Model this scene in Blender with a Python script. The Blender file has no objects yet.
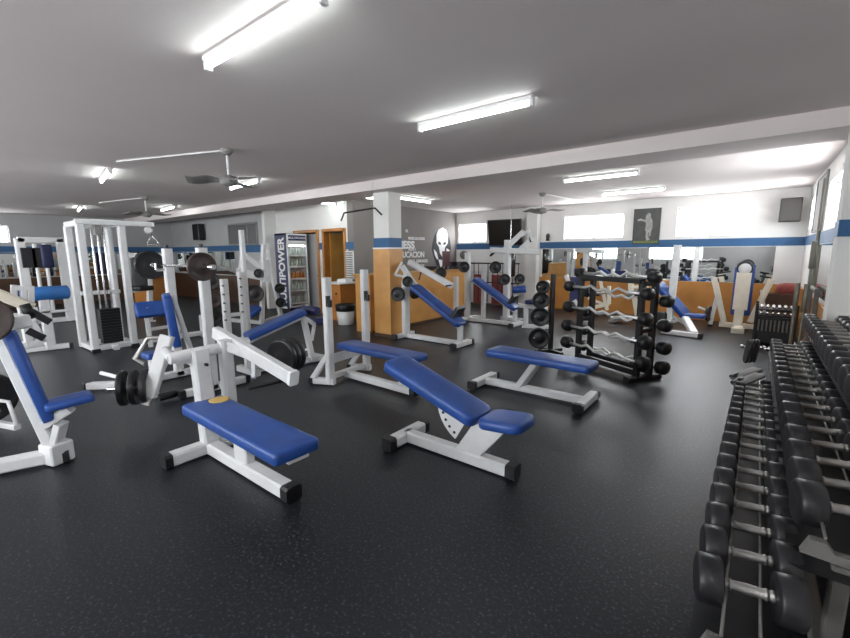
import bpy, bmesh, math, random
from mathutils import Vector, Matrix
random.seed(7)
C = bpy.context.scene.collection
PI = math.pi
V = Vector
# ---------------------------------------------------------------- materials
def mat(name, base, rough=0.5, metal=0.0, var=0.0, scale=8.0, bump=0.0, bscale=60.0, spec=0.5, coat=0.0, col2=None, contrast=(0.35, 0.7)):
    m = bpy.data.materials.new(name); m.use_nodes = True
    nt = m.node_tree; b = nt.nodes['Principled BSDF']
    b.inputs['Base Color'].default_value = (*base, 1)
    b.inputs['Roughness'].default_value = rough
    b.inputs['Metallic'].default_value = metal
    b.inputs['Specular IOR Level'].default_value = spec
    if coat: b.inputs['Coat Weight'].default_value = coat
    tc = nt.nodes.new('ShaderNodeTexCoord')
    if var or col2:
        n = nt.nodes.new('ShaderNodeTexNoise'); n.inputs['Scale'].default_value = scale; n.inputs['Detail'].default_value = 5
        r = nt.nodes.new('ShaderNodeValToRGB')
        r.color_ramp.elements[0].position, r.color_ramp.elements[1].position = contrast
        c2 = col2 or tuple(c * (1 - var) for c in base)
        r.color_ramp.elements[0].color = (*c2, 1); r.color_ramp.elements[1].color = (*base, 1)
        nt.links.new(tc.outputs['Object'], n.inputs['Vector']); nt.links.new(n.outputs['Fac'], r.inputs['Fac'])
        nt.links.new(r.outputs['Color'], b.inputs['Base Color'])
    if bump:
        n2 = nt.nodes.new('ShaderNodeTexNoise'); n2.inputs['Scale'].default_value = bscale; n2.inputs['Detail'].default_value = 3
        bp = nt.nodes.new('ShaderNodeBump'); bp.inputs['Strength'].default_value = bump; bp.inputs['Distance'].default_value = 0.01
        nt.links.new(tc.outputs['Object'], n2.inputs['Vector']); nt.links.new(n2.outputs['Fac'], bp.inputs['Height'])
        nt.links.new(bp.outputs['Normal'], b.inputs['Normal'])
    return m

WHITE = mat('white_enamel', (0.70, 0.705, 0.71), 0.38, var=0.10, scale=9)
CREAM = mat('cream_enamel', (0.78, 0.72, 0.60), 0.4, var=0.10, scale=9)
GREYP = mat('grey_painted_steel', (0.30, 0.29, 0.28), 0.5, var=0.15)
BLUE = mat('blue_vinyl', (0.020, 0.078, 0.33), 0.40, var=0.25, scale=6, bump=0.12, bscale=25)
LBLUE = mat('light_blue_vinyl', (0.03, 0.17, 0.50), 0.42, var=0.2, scale=5)
NAVY = mat('navy_vinyl', (0.016, 0.022, 0.10), 0.4, var=0.2)
RUB = mat('black_rubber', (0.012, 0.012, 0.014), 0.42, var=0.3, bump=0.1)
IRON = mat('dark_cast_iron', (0.022, 0.018, 0.018), 0.42, var=0.3, bump=0.25, bscale=80)
BROWNI = mat('brown_black_iron', (0.045, 0.028, 0.025), 0.45, var=0.3, bump=0.2, bscale=80)
BSTEEL = mat('black_steel', (0.012, 0.012, 0.014), 0.4)
CHROME = mat('chrome', (0.75, 0.75, 0.76), 0.2, 1.0)
CHROMEB = mat('bright_bar_steel', (0.86, 0.86, 0.85), 0.32, 0.7)
KNURL = mat('worn_steel_grip', (0.50, 0.49, 0.47), 0.36, 0.85, var=0.15, scale=40, bump=0.25, bscale=260)
HEXR = mat('dumbbell_rubber', (0.022, 0.021, 0.025), 0.36, var=0.25, bump=0.08)
PLAS = mat('white_plastic', (0.82, 0.82, 0.82), 0.35)
DPLAS = mat('black_plastic', (0.015, 0.015, 0.017), 0.35)
ORANGE = mat('orange_varnished_board', (0.60, 0.27, 0.060), 0.38, col2=(0.46, 0.19, 0.036), scale=2.2)
COUNTM = mat('yellow_orange_board', (0.70, 0.37, 0.115), 0.38, col2=(0.58, 0.28, 0.075), scale=2.5)
ORWOOD = mat('orange_wood', (0.55, 0.23, 0.05), 0.35, col2=(0.42, 0.16, 0.03), scale=3)
YWOOD = mat('yellow_wood', (0.62, 0.34, 0.09), 0.4, col2=(0.50, 0.25, 0.06), scale=3)
BROWNW = mat('dark_brown_wood', (0.10, 0.045, 0.02), 0.5, var=0.3)
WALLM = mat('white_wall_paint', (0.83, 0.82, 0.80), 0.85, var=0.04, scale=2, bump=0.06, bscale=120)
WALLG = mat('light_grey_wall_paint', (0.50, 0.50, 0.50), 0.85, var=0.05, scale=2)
CEILM = mat('ceiling_paint', (0.80, 0.728, 0.715), 0.9, var=0.05, scale=0.8, bump=0.08, bscale=40)
MURALG = mat('mural_grey_paint', (0.235, 0.215, 0.205), 0.8, var=0.12, scale=1.5)
STRIPE = mat('blue_wall_stripe', (0.040, 0.135, 0.30), 0.6, var=0.08)
WPAINT = mat('white_mural_paint', (0.85, 0.85, 0.85), 0.7)
KPAINT = mat('black_mural_paint', (0.02, 0.02, 0.025), 0.7)
REDM = mat('faded_red_paint', (0.36, 0.07, 0.06), 0.6, var=0.35, scale=12)
MAROON = mat('maroon_plastic', (0.07, 0.012, 0.022), 0.4)
GLASSG = mat('grey_window_glass', (0.16, 0.16, 0.165), 0.12, spec=0.8)
SCREEN = mat('dark_screen', (0.018, 0.015, 0.014), 0.25)
SPKG = mat('speaker_grille', (0.02, 0.02, 0.022), 0.8, spec=0.2)
SPKB = mat('speaker_cloth_grey', (0.07, 0.066, 0.062), 0.85, spec=0.2)
SKIN = mat('orange_label', (0.7, 0.25, 0.05), 0.5)
LABEL = mat('white_label', (0.8, 0.8, 0.78), 0.5)
BOTTLE = mat('clear_bottle', (0.55, 0.66, 0.60), 0.15, spec=0.7)
BAGM = mat('black_bin_bag', (0.012, 0.012, 0.013), 0.3, bump=0.8, bscale=30)
SADDLE = mat('grey_rack_steel', (0.17, 0.165, 0.155), 0.5, var=0.15, scale=20, bump=0.1)
CLOTH = mat('dark_cloth', (0.02, 0.018, 0.02), 0.9)
POSTM = mat('poster_dark_print', (0.055, 0.055, 0.05), 0.4, var=0.5, scale=6)
POSTG = mat('poster_green', (0.16, 0.20, 0.06), 0.5)
TEALB = mat('olive_steel', (0.17, 0.16, 0.13), 0.45, 0.6)

def mirror_mat():
    m = bpy.data.materials.new('mirror_glass'); m.use_nodes = True
    b = m.node_tree.nodes['Principled BSDF']
    b.inputs['Base Color'].default_value = (0.80, 0.83, 0.82, 1); b.inputs['Metallic'].default_value = 1; b.inputs['Roughness'].default_value = 0.015
    return m
MIRROR = mirror_mat()
def emis(name, col, s):
    m = bpy.data.materials.new(name); m.use_nodes = True
    nt = m.node_tree; nt.nodes.clear()
    e = nt.nodes.new('ShaderNodeEmission'); o = nt.nodes.new('ShaderNodeOutputMaterial')
    e.inputs[0].default_value = (*col, 1); e.inputs[1].default_value = s
    nt.links.new(e.outputs[0], o.inputs[0]); return m
TUBE = emis('fluorescent_tube', (0.90, 1.0, 0.98), 17)
BULB = emis('fridge_light', (0.95, 1.0, 1.0), 4)
def pane_mat():
    m = bpy.data.materials.new('window_glass'); m.use_nodes = True
    nt = m.node_tree; nt.nodes.clear()
    t = nt.nodes.new('ShaderNodeBsdfTransparent'); g = nt.nodes.new('ShaderNodeBsdfGlossy'); g.inputs['Roughness'].default_value = 0.03
    mx = nt.nodes.new('ShaderNodeMixShader'); mx.inputs[0].default_value = 0.06
    o = nt.nodes.new('ShaderNodeOutputMaterial')
    nt.links.new(t.outputs[0], mx.inputs[1]); nt.links.new(g.outputs[0], mx.inputs[2]); nt.links.new(mx.outputs[0], o.inputs[0])
    return m
PANE = pane_mat()

def floor_mat():
    m = bpy.data.materials.new('speckled_rubber_floor'); m.use_nodes = True
    nt = m.node_tree; b = nt.nodes['Principled BSDF']; L = nt.links.new
    tc = nt.nodes.new('ShaderNodeTexCoord')
    n = nt.nodes.new('ShaderNodeTexNoise'); n.inputs['Scale'].default_value = 62; n.inputs['Detail'].default_value = 4; n.inputs['Roughness'].default_value = 0.7
    r = nt.nodes.new('ShaderNodeValToRGB')
    e = r.color_ramp.elements
    e[0].position = 0.38; e[0].color = (0.006, 0.007, 0.009, 1); e[1].position = 0.70; e[1].color = (0.095, 0.110, 0.135, 1)
    x = r.color_ramp.elements.new(0.56); x.color = (0.010, 0.0125, 0.017, 1)
    big = nt.nodes.new('ShaderNodeTexNoise'); big.inputs['Scale'].default_value = 1.3; big.inputs['Detail'].default_value = 4
    r2 = nt.nodes.new('ShaderNodeValToRGB'); r2.color_ramp.elements[0].color = (0.78, 0.78, 0.78, 1); r2.color_ramp.elements[1].color = (1.15, 1.15, 1.15, 1)
    mu = nt.nodes.new('ShaderNodeMix'); mu.data_type = 'RGBA'; mu.blend_type = 'MULTIPLY'; mu.inputs[0].default_value = 1
    L(tc.outputs['Object'], n.inputs['Vector']); L(tc.outputs['Object'], big.inputs['Vector'])
    L(n.outputs['Fac'], r.inputs['Fac']); L(big.outputs['Fac'], r2.inputs['Fac'])
    L(r.outputs['Color'], mu.inputs[6]); L(r2.outputs['Color'], mu.inputs[7])
    # faint seams between the rubber rolls
    br = nt.nodes.new('ShaderNodeTexBrick'); br.offset = 0; br.inputs['Scale'].default_value = 1; br.inputs['Brick Width'].default_value = 1.0; br.inputs['Row Height'].default_value = 1.0
    br.inputs['Mortar Size'].default_value = 0.003
    br.inputs['Color1'].default_value = (1, 1, 1, 1); br.inputs['Color2'].default_value = (0.95, 0.95, 0.95, 1); br.inputs['Mortar'].default_value = (0.6, 0.6, 0.6, 1)
    L(tc.outputs['Object'], br.inputs['Vector'])
    mu2 = nt.nodes.new('ShaderNodeMix'); mu2.data_type = 'RGBA'; mu2.blend_type = 'MULTIPLY'; mu2.inputs[0].default_value = 1
    L(mu.outputs[2], mu2.inputs[6]); L(br.outputs['Color'], mu2.inputs[7]); L(mu2.outputs[2], b.inputs['Base Color'])
    b.inputs['Roughness'].default_value = 0.40; b.inputs['Specular IOR Level'].default_value = 0.42
    bp = nt.nodes.new('ShaderNodeBump'); bp.inputs['Strength'].default_value = 0.35; bp.inputs['Distance'].default_value = 0.004
    L(n.outputs['Fac'], bp.inputs['Height']); L(bp.outputs['Normal'], b.inputs['Normal'])
    return m
FLOORM = floor_mat()

# ---------------------------------------------------------------- mesh builder
def frame_of(d, up=V((0, 0, 1))):
    d = d.normalized()
    if abs(d.dot(up)) > 0.98: up = V((0, 1, 0)) if abs(d.y) < 0.9 else V((1, 0, 0))
    s = d.cross(up).normalized(); u = s.cross(d).normalized()
    return d, s, u
class MB:
    def __init__(self): self.bm = bmesh.new()
    def loft(self, rings, closed=False, caps=True, smooth=False):
        bm = self.bm; vs = [[bm.verts.new(p) for p in r] for r in rings]; n = len(vs[0])
        rng = range(len(vs)) if closed else range(len(vs) - 1)
        for i in rng:
            a, b = vs[i], vs[(i + 1) % len(vs)]
            for k in range(n):
                f = bm.faces.new((a[k], a[(k + 1) % n], b[(k + 1) % n], b[k])); f.smooth = smooth
        if caps and not closed:
            bm.faces.new(list(reversed(vs[0]))); bm.faces.new(vs[-1])
        return self
    def beam(self, p0, p1, w=0.06, h=None, up=V((0, 0, 1)), c=None):
        """square steel section with softened edges; w across, h along up"""
        p0, p1 = V(p0), V(p1); h = w if h is None else h
        d, s, u = frame_of(p1 - p0, V(up)); c = min(w, h) * 0.14 if c is None else c
        prof = [(-w/2+c, -h/2), (w/2-c, -h/2), (w/2, -h/2+c), (w/2, h/2-c), (w/2-c, h/2), (-w/2+c, h/2), (-w/2, h/2-c), (-w/2, -h/2+c)]
        self.loft([[p + s*a + u*b for a, b in prof] for p in (p0, p1)]); return self
    def box(self, c, size, rz=0.0, bev=0.0):
        c = V(c); x, y, z = [v / 2 for v in size]; R = Matrix.Rotation(rz, 3, 'Z')
        q = min(bev, x*.9, y*.9, z*.9)
        def ring(zz, ins):
            a, b = x - ins, y - ins; k = max(q, 1e-5)
            pts = [(-a+k, -b), (a-k, -b), (a, -b+k), (a, b-k), (a-k, b), (-a+k, b), (-a, b-k), (-a, -b+k)] if q else [(-a, -b), (a, -b), (a, b), (-a, b)]
            return [c + R @ V((px, py, zz)) for px, py in pts]
        if q: self.loft([ring(-z, q*.6), ring(-z+q, 0), ring(z-q, 0), ring(z, q*.6)])
        else: self.loft([ring(-z, 0), ring(z, 0)])
        return self
    def tube(self, pts, r=0.012, n=10, closed=False):
        pts = [V(p) for p in pts]; rings = []; prev = None; N = len(pts)
        for i, p in enumerate(pts):
            if closed: d = pts[(i+1) % N] - pts[i-1]
            else: d = (pts[min(i+1, N-1)] - pts[max(i-1, 0)])
            d = d.normalized()
            if prev is None: _, s, u = frame_of(d)
            else:
                s = (prev - d * prev.dot(d)).normalized(); u = s.cross(d).normalized()
            prev = s
            rings.append([p + s*math.cos(2*PI*k/n)*r + u*math.sin(2*PI*k/n)*r for k in range(n)])
        self.loft(rings, closed=closed, smooth=True); return self
    def lathe(self, c, axis, prof, n=24, smooth=True):
        """prof: list of (distance along axis, radius)"""
        c = V(c); d, s, u = frame_of(V(axis)); rings = []
        for t, r in prof:
            r = max(r, 0.0005)
            rings.append([c + d*t + (s*math.cos(2*PI*k/n) + u*math.sin(2*PI*k/n))*r for k in range(n)])
        self.loft(rings, smooth=smooth); return self
    def cyl(self, p0, p1, r, n=16):
        p0, p1 = V(p0), V(p1); L = (p1-p0).length
        return self.lathe(p0, p1-p0, [(0, r*.93), (min(.004, L*.1), r), (L-min(.004, L*.1), r), (L, r*.93)], n)
    def prism(self, pts, thick):
        """pts: outline in 3D (planar); thick: vector"""
        t = V(thick); a = [V(p) for p in pts]
        self.loft([a, [p + t for p in a]]); return self
    def pad(self, c, along, normal, L, W, T, r=0.022, cr=0.03):
        """upholstered cushion: rounded-corner slab with a puffed top"""
        c = V(c); a = V(along).normalized(); n = V(normal); n = (n - a*n.dot(a)).normalized(); s = a.cross(n)
        def ring(z, ins):
            pts = []; l, w = L/2 - ins, W/2 - ins; k = max(cr - ins*.6, .004)
            for (sx, sy, a0) in ((1, 1, 0), (-1, 1, 90), (-1, -1, 180), (1, -1, 270)):
                for q in range(5):
                    t = math.radians(a0 + q*22.5)
                    pts.append(c + a*(sx*(l-k) + k*math.cos(t)) + s*(sy*(w-k) + k*math.sin(t)) + n*z)
            return pts
        self.loft([ring(-T/2, .004), ring(-T/2+.006, 0), ring(T/2-r, 0), ring(T/2-r*.45, r*.22), ring(T/2-r*.1, r*.65), ring(T/2, r*1.5), ring(T/2+.003, min(L, W)*.3)], smooth=True)
        return self
    def build(self, name, m, parent=None, shade=None):
        bm = self.bm; bmesh.ops.recalc_face_normals(bm, faces=bm.faces)
        o = V((0, 0, 0))
        if parent is not None:
            q = parent
            while q is not None: o += q.location; q = q.parent
        bmesh.ops.translate(bm, verts=bm.verts, vec=-o)
        me = bpy.data.meshes.new(name); bm.to_mesh(me); bm.free(); me.materials.append(m)
        ob = bpy.data.objects.new(name, me); C.objects.link(ob)
        if parent is not None: ob.parent = parent
        return ob
    def solo(self, name, m, label, cat, group=None, origin=None):
        """a top-level thing of one mesh, its origin at the given point"""
        o = V(origin) if origin is not None else V((0, 0, 0))
        bmesh.ops.translate(self.bm, verts=self.bm.verts, vec=-o)
        ob = self.build(name, m); ob.location = o
        tag(ob, label, cat, group); return ob
def tag(o, label, cat, group=None):
    o['label'] = label; o['category'] = cat
    if group: o['group'] = group
def thing(name, label, cat, loc=(0, 0, 0), group=None):
    o = bpy.data.objects.new(name, None); C.objects.link(o); o.location = V(loc); o.empty_display_size = 0.1
    tag(o, label, cat, group); return o
def struct(name, mb, m):
    o = mb.build(name, m); o['kind'] = 'structure'; return o
def dup(root, loc, label, group=None, rz=0, scale=None):
    r = root.copy(); C.objects.link(r); r.location = loc; r.rotation_euler = (0, 0, rz)
    r['label'] = label
    if group: r['group'] = group
    if scale: r.scale = scale
    for ch in list(root.children):
        c = ch.copy(); C.objects.link(c); c.parent = r
        for g in ch.children:
            d = g.copy(); C.objects.link(d); d.parent = c
    return r
def text_mesh(name, s, size, m, parent, loc, xdir, ydir, depth=0.004, align='LEFT', sx=1.0, bold=0.0, fit=None):
    cu = bpy.data.curves.new(name, 'FONT'); cu.body = s; cu.size = size; cu.extrude = depth; cu.align_x = align; cu.offset = bold
    ob = bpy.data.objects.new(name, cu); C.objects.link(ob)
    bpy.context.view_layer.update()
    me = bpy.data.meshes.new_from_object(ob.evaluated_get(bpy.context.evaluated_depsgraph_get()))
    C.objects.unlink(ob); bpy.data.objects.remove(ob)
    if fit: xs = [v.co.x for v in me.vertices]; sx = fit/(max(xs)-min(xs))
    x = V(xdir).normalized(); y = V(ydir).normalized(); z = x.cross(y)
    o = V((0, 0, 0)); q = parent
    while q is not None: o += q.location; q = q.parent
    M = Matrix(((x.x*sx, y.x, z.x, loc[0]-o.x), (x.y*sx, y.y, z.y, loc[1]-o.y), (x.z*sx, y.z, z.z, loc[2]-o.z), (0, 0, 0, 1)))
    me.transform(M); me.materials.clear(); me.materials.append(m)
    n = bpy.data.objects.new(name, me); C.objects.link(n)
    if parent is not None: n.parent = parent
    return n
def cap(p, d, w, h, parent, name='foot_cap', l=0.03):
    """black rubber end cap on a square tube, at p, pointing along d"""
    p = V(p); d = V(d).normalized()
    return MB().beam(p - d*0.02, p + d*l, w + .008, h + .008).build(name, RUB, parent)
def plate(c, axis, r=0.16, t=0.028, m=None, label='', group=None, name='weight_plate'):
    d = V(axis).normalized(); b = MB()
    b.lathe(c, d, [(-t/2, .016), (-t/2, r*.30), (-t*.36, r*.36), (-t*.36, r*.80), (-t/2, r*.86), (-t/2, r*.97), (-t*.4, r), (t*.4, r), (t/2, r*.97), (t/2, r*.86), (t*.36, r*.80), (t*.36, r*.36), (t/2, r*.30), (t/2, .016)], 32)
    return b.solo(name, m or IRON, label, 'weight plate', group, c)
WORLD = 12; EXPOSURE = 0.82
# ---- the photographer's sight lines: W3 etc. turn a direction from the camera into a real place in the room
CF, CP, CY, CR, CH = 420.0, math.atan(66/420.0), math.radians(38.2), math.radians(0.35), 1.5
FW = V((-math.sin(CY)*math.cos(CP), math.cos(CY)*math.cos(CP), -math.sin(CP)))
R0 = V((math.cos(CY), math.sin(CY), 0)); U0 = R0.cross(FW)
RT = R0*math.cos(CR) - U0*math.sin(CR); UP = U0*math.cos(CR) + R0*math.sin(CR)
def ray(x, y): return FW*CF + RT*(x-425) + UP*(319-y)
def W(x, y, z):
    d = ray(x, y); p = V((0, 0, CH)) + d*((z-CH)/d.z); return (p.x, p.y, p.z)
def WX(x, y, X):
    d = ray(x, y); p = V((0, 0, CH)) + d*(X/d.x); return (p.x, p.y, p.z)
def W3(x, y, P):
    n = V((P[0], P[1], 0)); d = ray(x, y); p = V((0, 0, CH)) + d*(n.dot(n)/d.dot(n)); return (p.x, p.y, p.z)
def HZ(x, y, P): return W3(x, y, P)[2]
def T(*a): return V(a)
# ---------------------------------------------------------------- the room
XL, XR, YB, YN, HC = -17.0, 0.68, 11.0, -3.2, 2.70
YF = 6.75                                             # front of the changing-room walls
def slab(name, x0, x1, y0, y1, z0, z1, m): return struct(name, MB().box(((x0+x1)/2, (y0+y1)/2, (z0+z1)/2), (x1-x0, y1-y0, z1-z0)), m)
slab('floor', XL-.2, XR+.2, YN-.2, YB+.2, -.12, 0, FLOORM)
slab('ceiling', XL-.2, XR+.2, YN-.2, YB+.2, HC, HC+.15, CEILM)
def holed(name, axis, pos, thick, a0, a1, z0, z1, holes, m):
    """a wall in the plane axis=pos spanning a0..a1, with rectangular openings (a0,a1,z0,z1)"""
    b = MB(); holes = sorted(holes); cur = a0
    def add(p, q, zz0, zz1):
        if q - p < 1e-4 or zz1 - zz0 < 1e-4: return
        mid, L = (p+q)/2, q-p
        if axis == 'y': b.box((mid, pos+thick/2, (zz0+zz1)/2), (L, abs(thick), zz1-zz0))
        else: b.box((pos+thick/2, mid, (zz0+zz1)/2), (abs(thick), L, zz1-zz0))
    for (p, q, h0, h1) in holes:
        add(cur, p, z0, z1); add(p, q, z0, h0); add(p, q, h1, z1); cur = q
    add(cur, a1, z0, z1)
    return struct(name, b, m)
W1 = [(-7.30, -6.36, 1.80, 2.36), (-4.03, -2.60, 1.83, 2.40), (-1.50, -0.21, 1.82, 2.46)]
holed('wall_back', 'y', YB, .2, -7.6, XR+.2, 0, HC, W1, WALLM)
W2 = [(-2.4, -.6, 1.80, 2.42), (6.3, 8.10, 1.78, 2.42), (9.6, 10.5, 1.88, 2.42)]  # first opening is an unseen window, added to light the ceiling near the camera
W4_ADDED = [(-12.6, -10.2, 1.1, 2.42), (-8.6, -6.2, 1.1, 2.42), (-4.6, -2.2, 1.1, 2.42)]  # unseen windows added behind the camera to brighten the room and mirrors
holed('wall_right', 'x', XR, .2, YN-.2, YB, 0, HC, W2, WALLM)
W3_ = [(1.0, 2.3, 1.86, 2.35), (-2.0, -.7, 1.86, 2.35)]
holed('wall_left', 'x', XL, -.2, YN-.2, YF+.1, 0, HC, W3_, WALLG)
holed('wall_near', 'y', YN, -.2, XL-.2, XR+.2, 0, HC, W4_ADDED, WALLG)
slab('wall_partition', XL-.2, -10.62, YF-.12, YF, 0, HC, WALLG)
holed('wall_changing_rooms', 'y', YF, .15, -10.5, -7.6, 0, HC, [(-9.62, -8.72, 0, 2.03), (-8.45, -7.72, 0, 2.03)], WALLM)
slab('wall_partition', -10.62, -10.5, YF-.35, YF, 0, HC, WALLM)
mural = struct('wall_mural', MB().box((-7.5, (YF+YB)/2, HC/2), (.2, YB-YF, HC)), MURALG)
# little rooms behind the two doorways
slab('wall_corridor', -10.5, -7.6, 8.4, 8.5, 0, HC, WALLM)
slab('wall_corridor', -8.62, -8.55, YF+.15, 8.4, 0, HC, WALLM)
slab('wall_corridor', -10.6, -10.5, YF+.15, 8.5, 0, HC, WALLM)
# windows
def window(n, axis, pos, w, depth):
    a0, a1, z0, z1 = w; f = MB(); t = .035
    def P(a, z): return (a, pos, z) if axis == 'y' else (pos, a, z)
    for p, q in (((a0, z0+t/2), (a1, z0+t/2)), ((a0, z1-t/2), (a1, z1-t/2)), ((a0+t/2, z0), (a0+t/2, z1)), ((a1-t/2, z0), (a1-t/2, z1)), (((a0+a1)/2, z0), ((a0+a1)/2, z1))):
        f.beam(P(*p), P(*q), t, t)
    fr = struct('window_%d' % n, f, PLAS)
    g = MB()
    if axis == 'y': g.box(((a0+a1)/2, pos, (z0+z1)/2), (a1-a0-.03, .006, z1-z0-.03))
    else: g.box((pos, (a0+a1)/2, (z0+z1)/2), (.006, a1-a0-.03, z1-z0-.03))
    g.build('glass_pane', PANE, fr)
k = 1
for w in W1: window(k, 'y', YB+.1, w, .2); k += 1
for w in W2: window(k, 'x', XR+.1, w, .2); k += 1
for w in W3_: window(k, 'x', XL-.1, w, .2); k += 1
for w in W4_ADDED: window(k, 'y', YN-.1, w, .2); k += 1
# blue band, wainscot
def band(x0, y0, x1, y1, z0=1.60, z1=1.765, t=.008, name='trim_1', m=STRIPE):
    b = MB(); d = V((x1-x0, y1-y0, 0)); b.beam((x0, y0, (z0+z1)/2), (x1, y1, (z0+z1)/2), t, z1-z0, c=.001)
    return struct(name, b, m)
band(-7.39, YB-.004, XR, YB-.004)
band(XR-.004, YN, XR-.004, YB)
band(XL+.004, YN, XL+.004, YF-.13, name='trim_2')
band(XL, YF-.124, -12.3, YF-.124, name='trim_2'); band(-12.3, YF-.124, -10.62, YF-.124, 1.55, 1.76, name='trim_2')
band(-10.5, YF-.004, -9.7, YF-.004, name='trim_3'); band(-8.66, YF-.004, -8.51, YF-.004, name='trim_3'); band(-7.66, YF-.004, -7.4, YF-.004, name='trim_3')
def wains(x0, y0, x1, y1, h=.84, t=.03, m=ORANGE, name='trim_4'):
    b = MB(); b.beam((x0, y0, h/2), (x1, y1, h/2), t, h, c=.003); return struct(name, b, m)
wains(-4.65, YB-.015, XR-.03, YB-.015)
wains(XR-.015, 2.0, XR-.015, YB-.03)
wains(XL+.015, YN, XL+.015, YF-.15, m=BROWNW)
wains(XL+.03, YF-.135, -10.7, YF-.135, m=BROWNW)
# beam, pilaster, columns
slab('wall_beam', -17, XR, 5.17, 5.80, 2.54, HC, CEILM)
slab('trim_5', .535, XR, 5.20, 5.48, 0, 2.54, WALLM)
band(.531, 5.197, .531, 5.485, 1.62, 1.765, name='trim_6'); band(.53, 5.197, XR, 5.197, 1.62, 1.765, name='trim_6')
slab('trim_7', -4.98, -4.68, YB-.22, YB-.005, 0, HC, WALLM)
column = slab('trim_8', -5.43, -5.06, 5.44, 5.76, 0, 2.54, WALLM)
slab('trim_9', -5.435, -5.055, 5.435, 5.765, 1.60, 1.765, STRIPE)
slab('trim_10', -5.445, -5.045, 5.425, 5.775, 0, 1.58, COUNTM)
slab('trim_11', -5.45, -5.04, 5.42, 5.78, 1.575, 1.60, PLAS)
slab('trim_12', -5.46, -5.03, 5.41, 5.79, 0, .06, BROWNW)
# high inner window in the partition
b = MB(); yy = YF-.13
for p, q in (((-12.85, 1.78), (-11.25, 1.78)), ((-12.85, 2.38), (-11.25, 2.38)), ((-12.85, 1.78), (-12.85, 2.38)), ((-11.25, 1.78), (-11.25, 2.38)), ((-11.75, 1.78), (-11.75, 2.38))):
    b.beam((p[0], yy, p[1]), (q[0], yy, q[1]), .05, .05)
iw = struct('window_20', b, GREYP); MB().box((-12.05, yy, 2.08), (1.6, .01, .6)).build('glass_pane', GLASSG, iw)
# door frames of orange wood
def door_frame(n, x0, x1, h=2.03):
    b = MB(); y = YF-.01
    for p, q in (((x0-.03, 0), (x0-.03, h+.06)), ((x1+.03, 0), (x1+.03, h+.06)), ((x0-.06, h+.03), (x1+.06, h+.03))):
        b.beam((p[0], y+.07, p[1]), (q[0], y+.07, q[1]), .07, .2, up=(0, 1, 0)) if p[0] != q[0] else b.beam((p[0], y+.07, p[1]), (q[0], y+.07, q[1]), .07, .2, up=(0, 1, 0))
    return struct('door_%d' % n, b, ORWOOD)
d1 = door_frame(1, -9.62, -8.72); d2 = door_frame(2, -8.45, -7.72)
MB().box((-9.17, YF+.10, 1.0), (.9, .04, 2.0)).build('door_leaf', WALLG, d1)
MB().cyl((-8.80, YF+.07, .95), (-8.80, YF+.02, .95), .02).build('door_handle', DPLAS, d1)
lf = MB().beam((-8.42, YF+.14, 1.0), (-8.30, YF+.85, 1.0), .04, 2.0).build('door_leaf', YWOOD, d2)
# ---------------------------------------------------------------- mirrors
def mirror(a, b_, z0, z1, nrm, label, n=1):
    a, b_ = V(a), V(b_); nrm = V(nrm); t = thing('wall_mirror', label, 'mirror', (a+b_)/2+V((0, 0, z0)), 'wall mirrors')
    del t['group']
    d = (b_-a); L = d.length; d.normalize(); w = L/n
    for i in range(n):
        p = a + d*(w*i+.003); q = a + d*(w*(i+1)-.003)
        MB().beam(p+nrm*.006+V((0, 0, (z0+z1)/2)), q+nrm*.006+V((0, 0, (z0+z1)/2)), .008, z1-z0, c=.0008).build('mirror_panel', MIRROR, t)
    return t
mirror((-4.64, YB, 0), (0.26, YB, 0), .845, 1.585, (0, -1, 0), 'long mirror strip under the blue band on the back wall above orange boards', 4)
mirror((XR, 5.5, 0), (XR, 8.6, 0), .90, 1.585, (-1, 0, 0), 'mirror on the right wall beside the white pilaster', 2)
mirror((XL, -3.0, 0), (XL, 6.5, 0), .87, 1.585, (1, 0, 0), 'long mirror strip on the far left wall', 6)
mirror((-16.9, YF-.12, 0), (-12.6, YF-.12, 0), .87, 1.585, (0, -1, 0), 'mirror under the blue band on the grey partition wall', 3)
# framed panel on right wall between the windows
t = thing('framed_panel', 'tall pale framed panel between the two windows of the right wall', 'panel', (XR-.01, 9.0, 1.66))
b = MB()
for p, q in (((8.35, 1.80), (9.55, 1.80)), ((8.35, 2.62), (9.55, 2.62)), ((8.35, 1.8), (8.35, 2.62)), ((9.55, 1.8), (9.55, 2.62))): b.beam((XR-.015, p[0], p[1]), (XR-.015, q[0], q[1]), .03, .03)
b.build('frame', GREYP, t); MB().box((XR-.01, 8.95, 2.21), (.01, 1.17, .79)).build('panel', WALLG, t)
# ---------------------------------------------------------------- wall things
def speaker(c, size, rz, label, m=DPLAS, g=SPKG):
    t = thing('loudspeaker', label, 'speaker', (c[0], c[1], c[2]-size[2]/2))
    R = Matrix.Rotation(rz, 3, 'Z'); f = R @ V((0, -1, 0))
    MB().box(c, size, rz, .012).build('cabinet', m, t)
    MB().box(V(c)+f*(size[1]/2+.004), (size[0]*.9, .012, size[2]*.92), rz, .004).build('grille', g, t)
    MB().beam(V(c)-f*size[1]*.4, V(c)-f*(size[1]*.5+.085), .06, .06).build('wall_bracket', DPLAS, t)
speaker((.40, YB-.19, 2.27), (.32, .22, .44), 0, 'dark grey loudspeaker high in the corner right of the back windows', SPKB, SPKB)
speaker((-14.55, YF-.27, 2.22), (.42, .2, .52), 0, 'black loudspeaker high on the partition wall behind the barbell')
speaker((XL+.2, 1.35, 2.22), (.30, .2, .34), PI/2, 'small black loudspeaker high on the far left wall')
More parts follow.
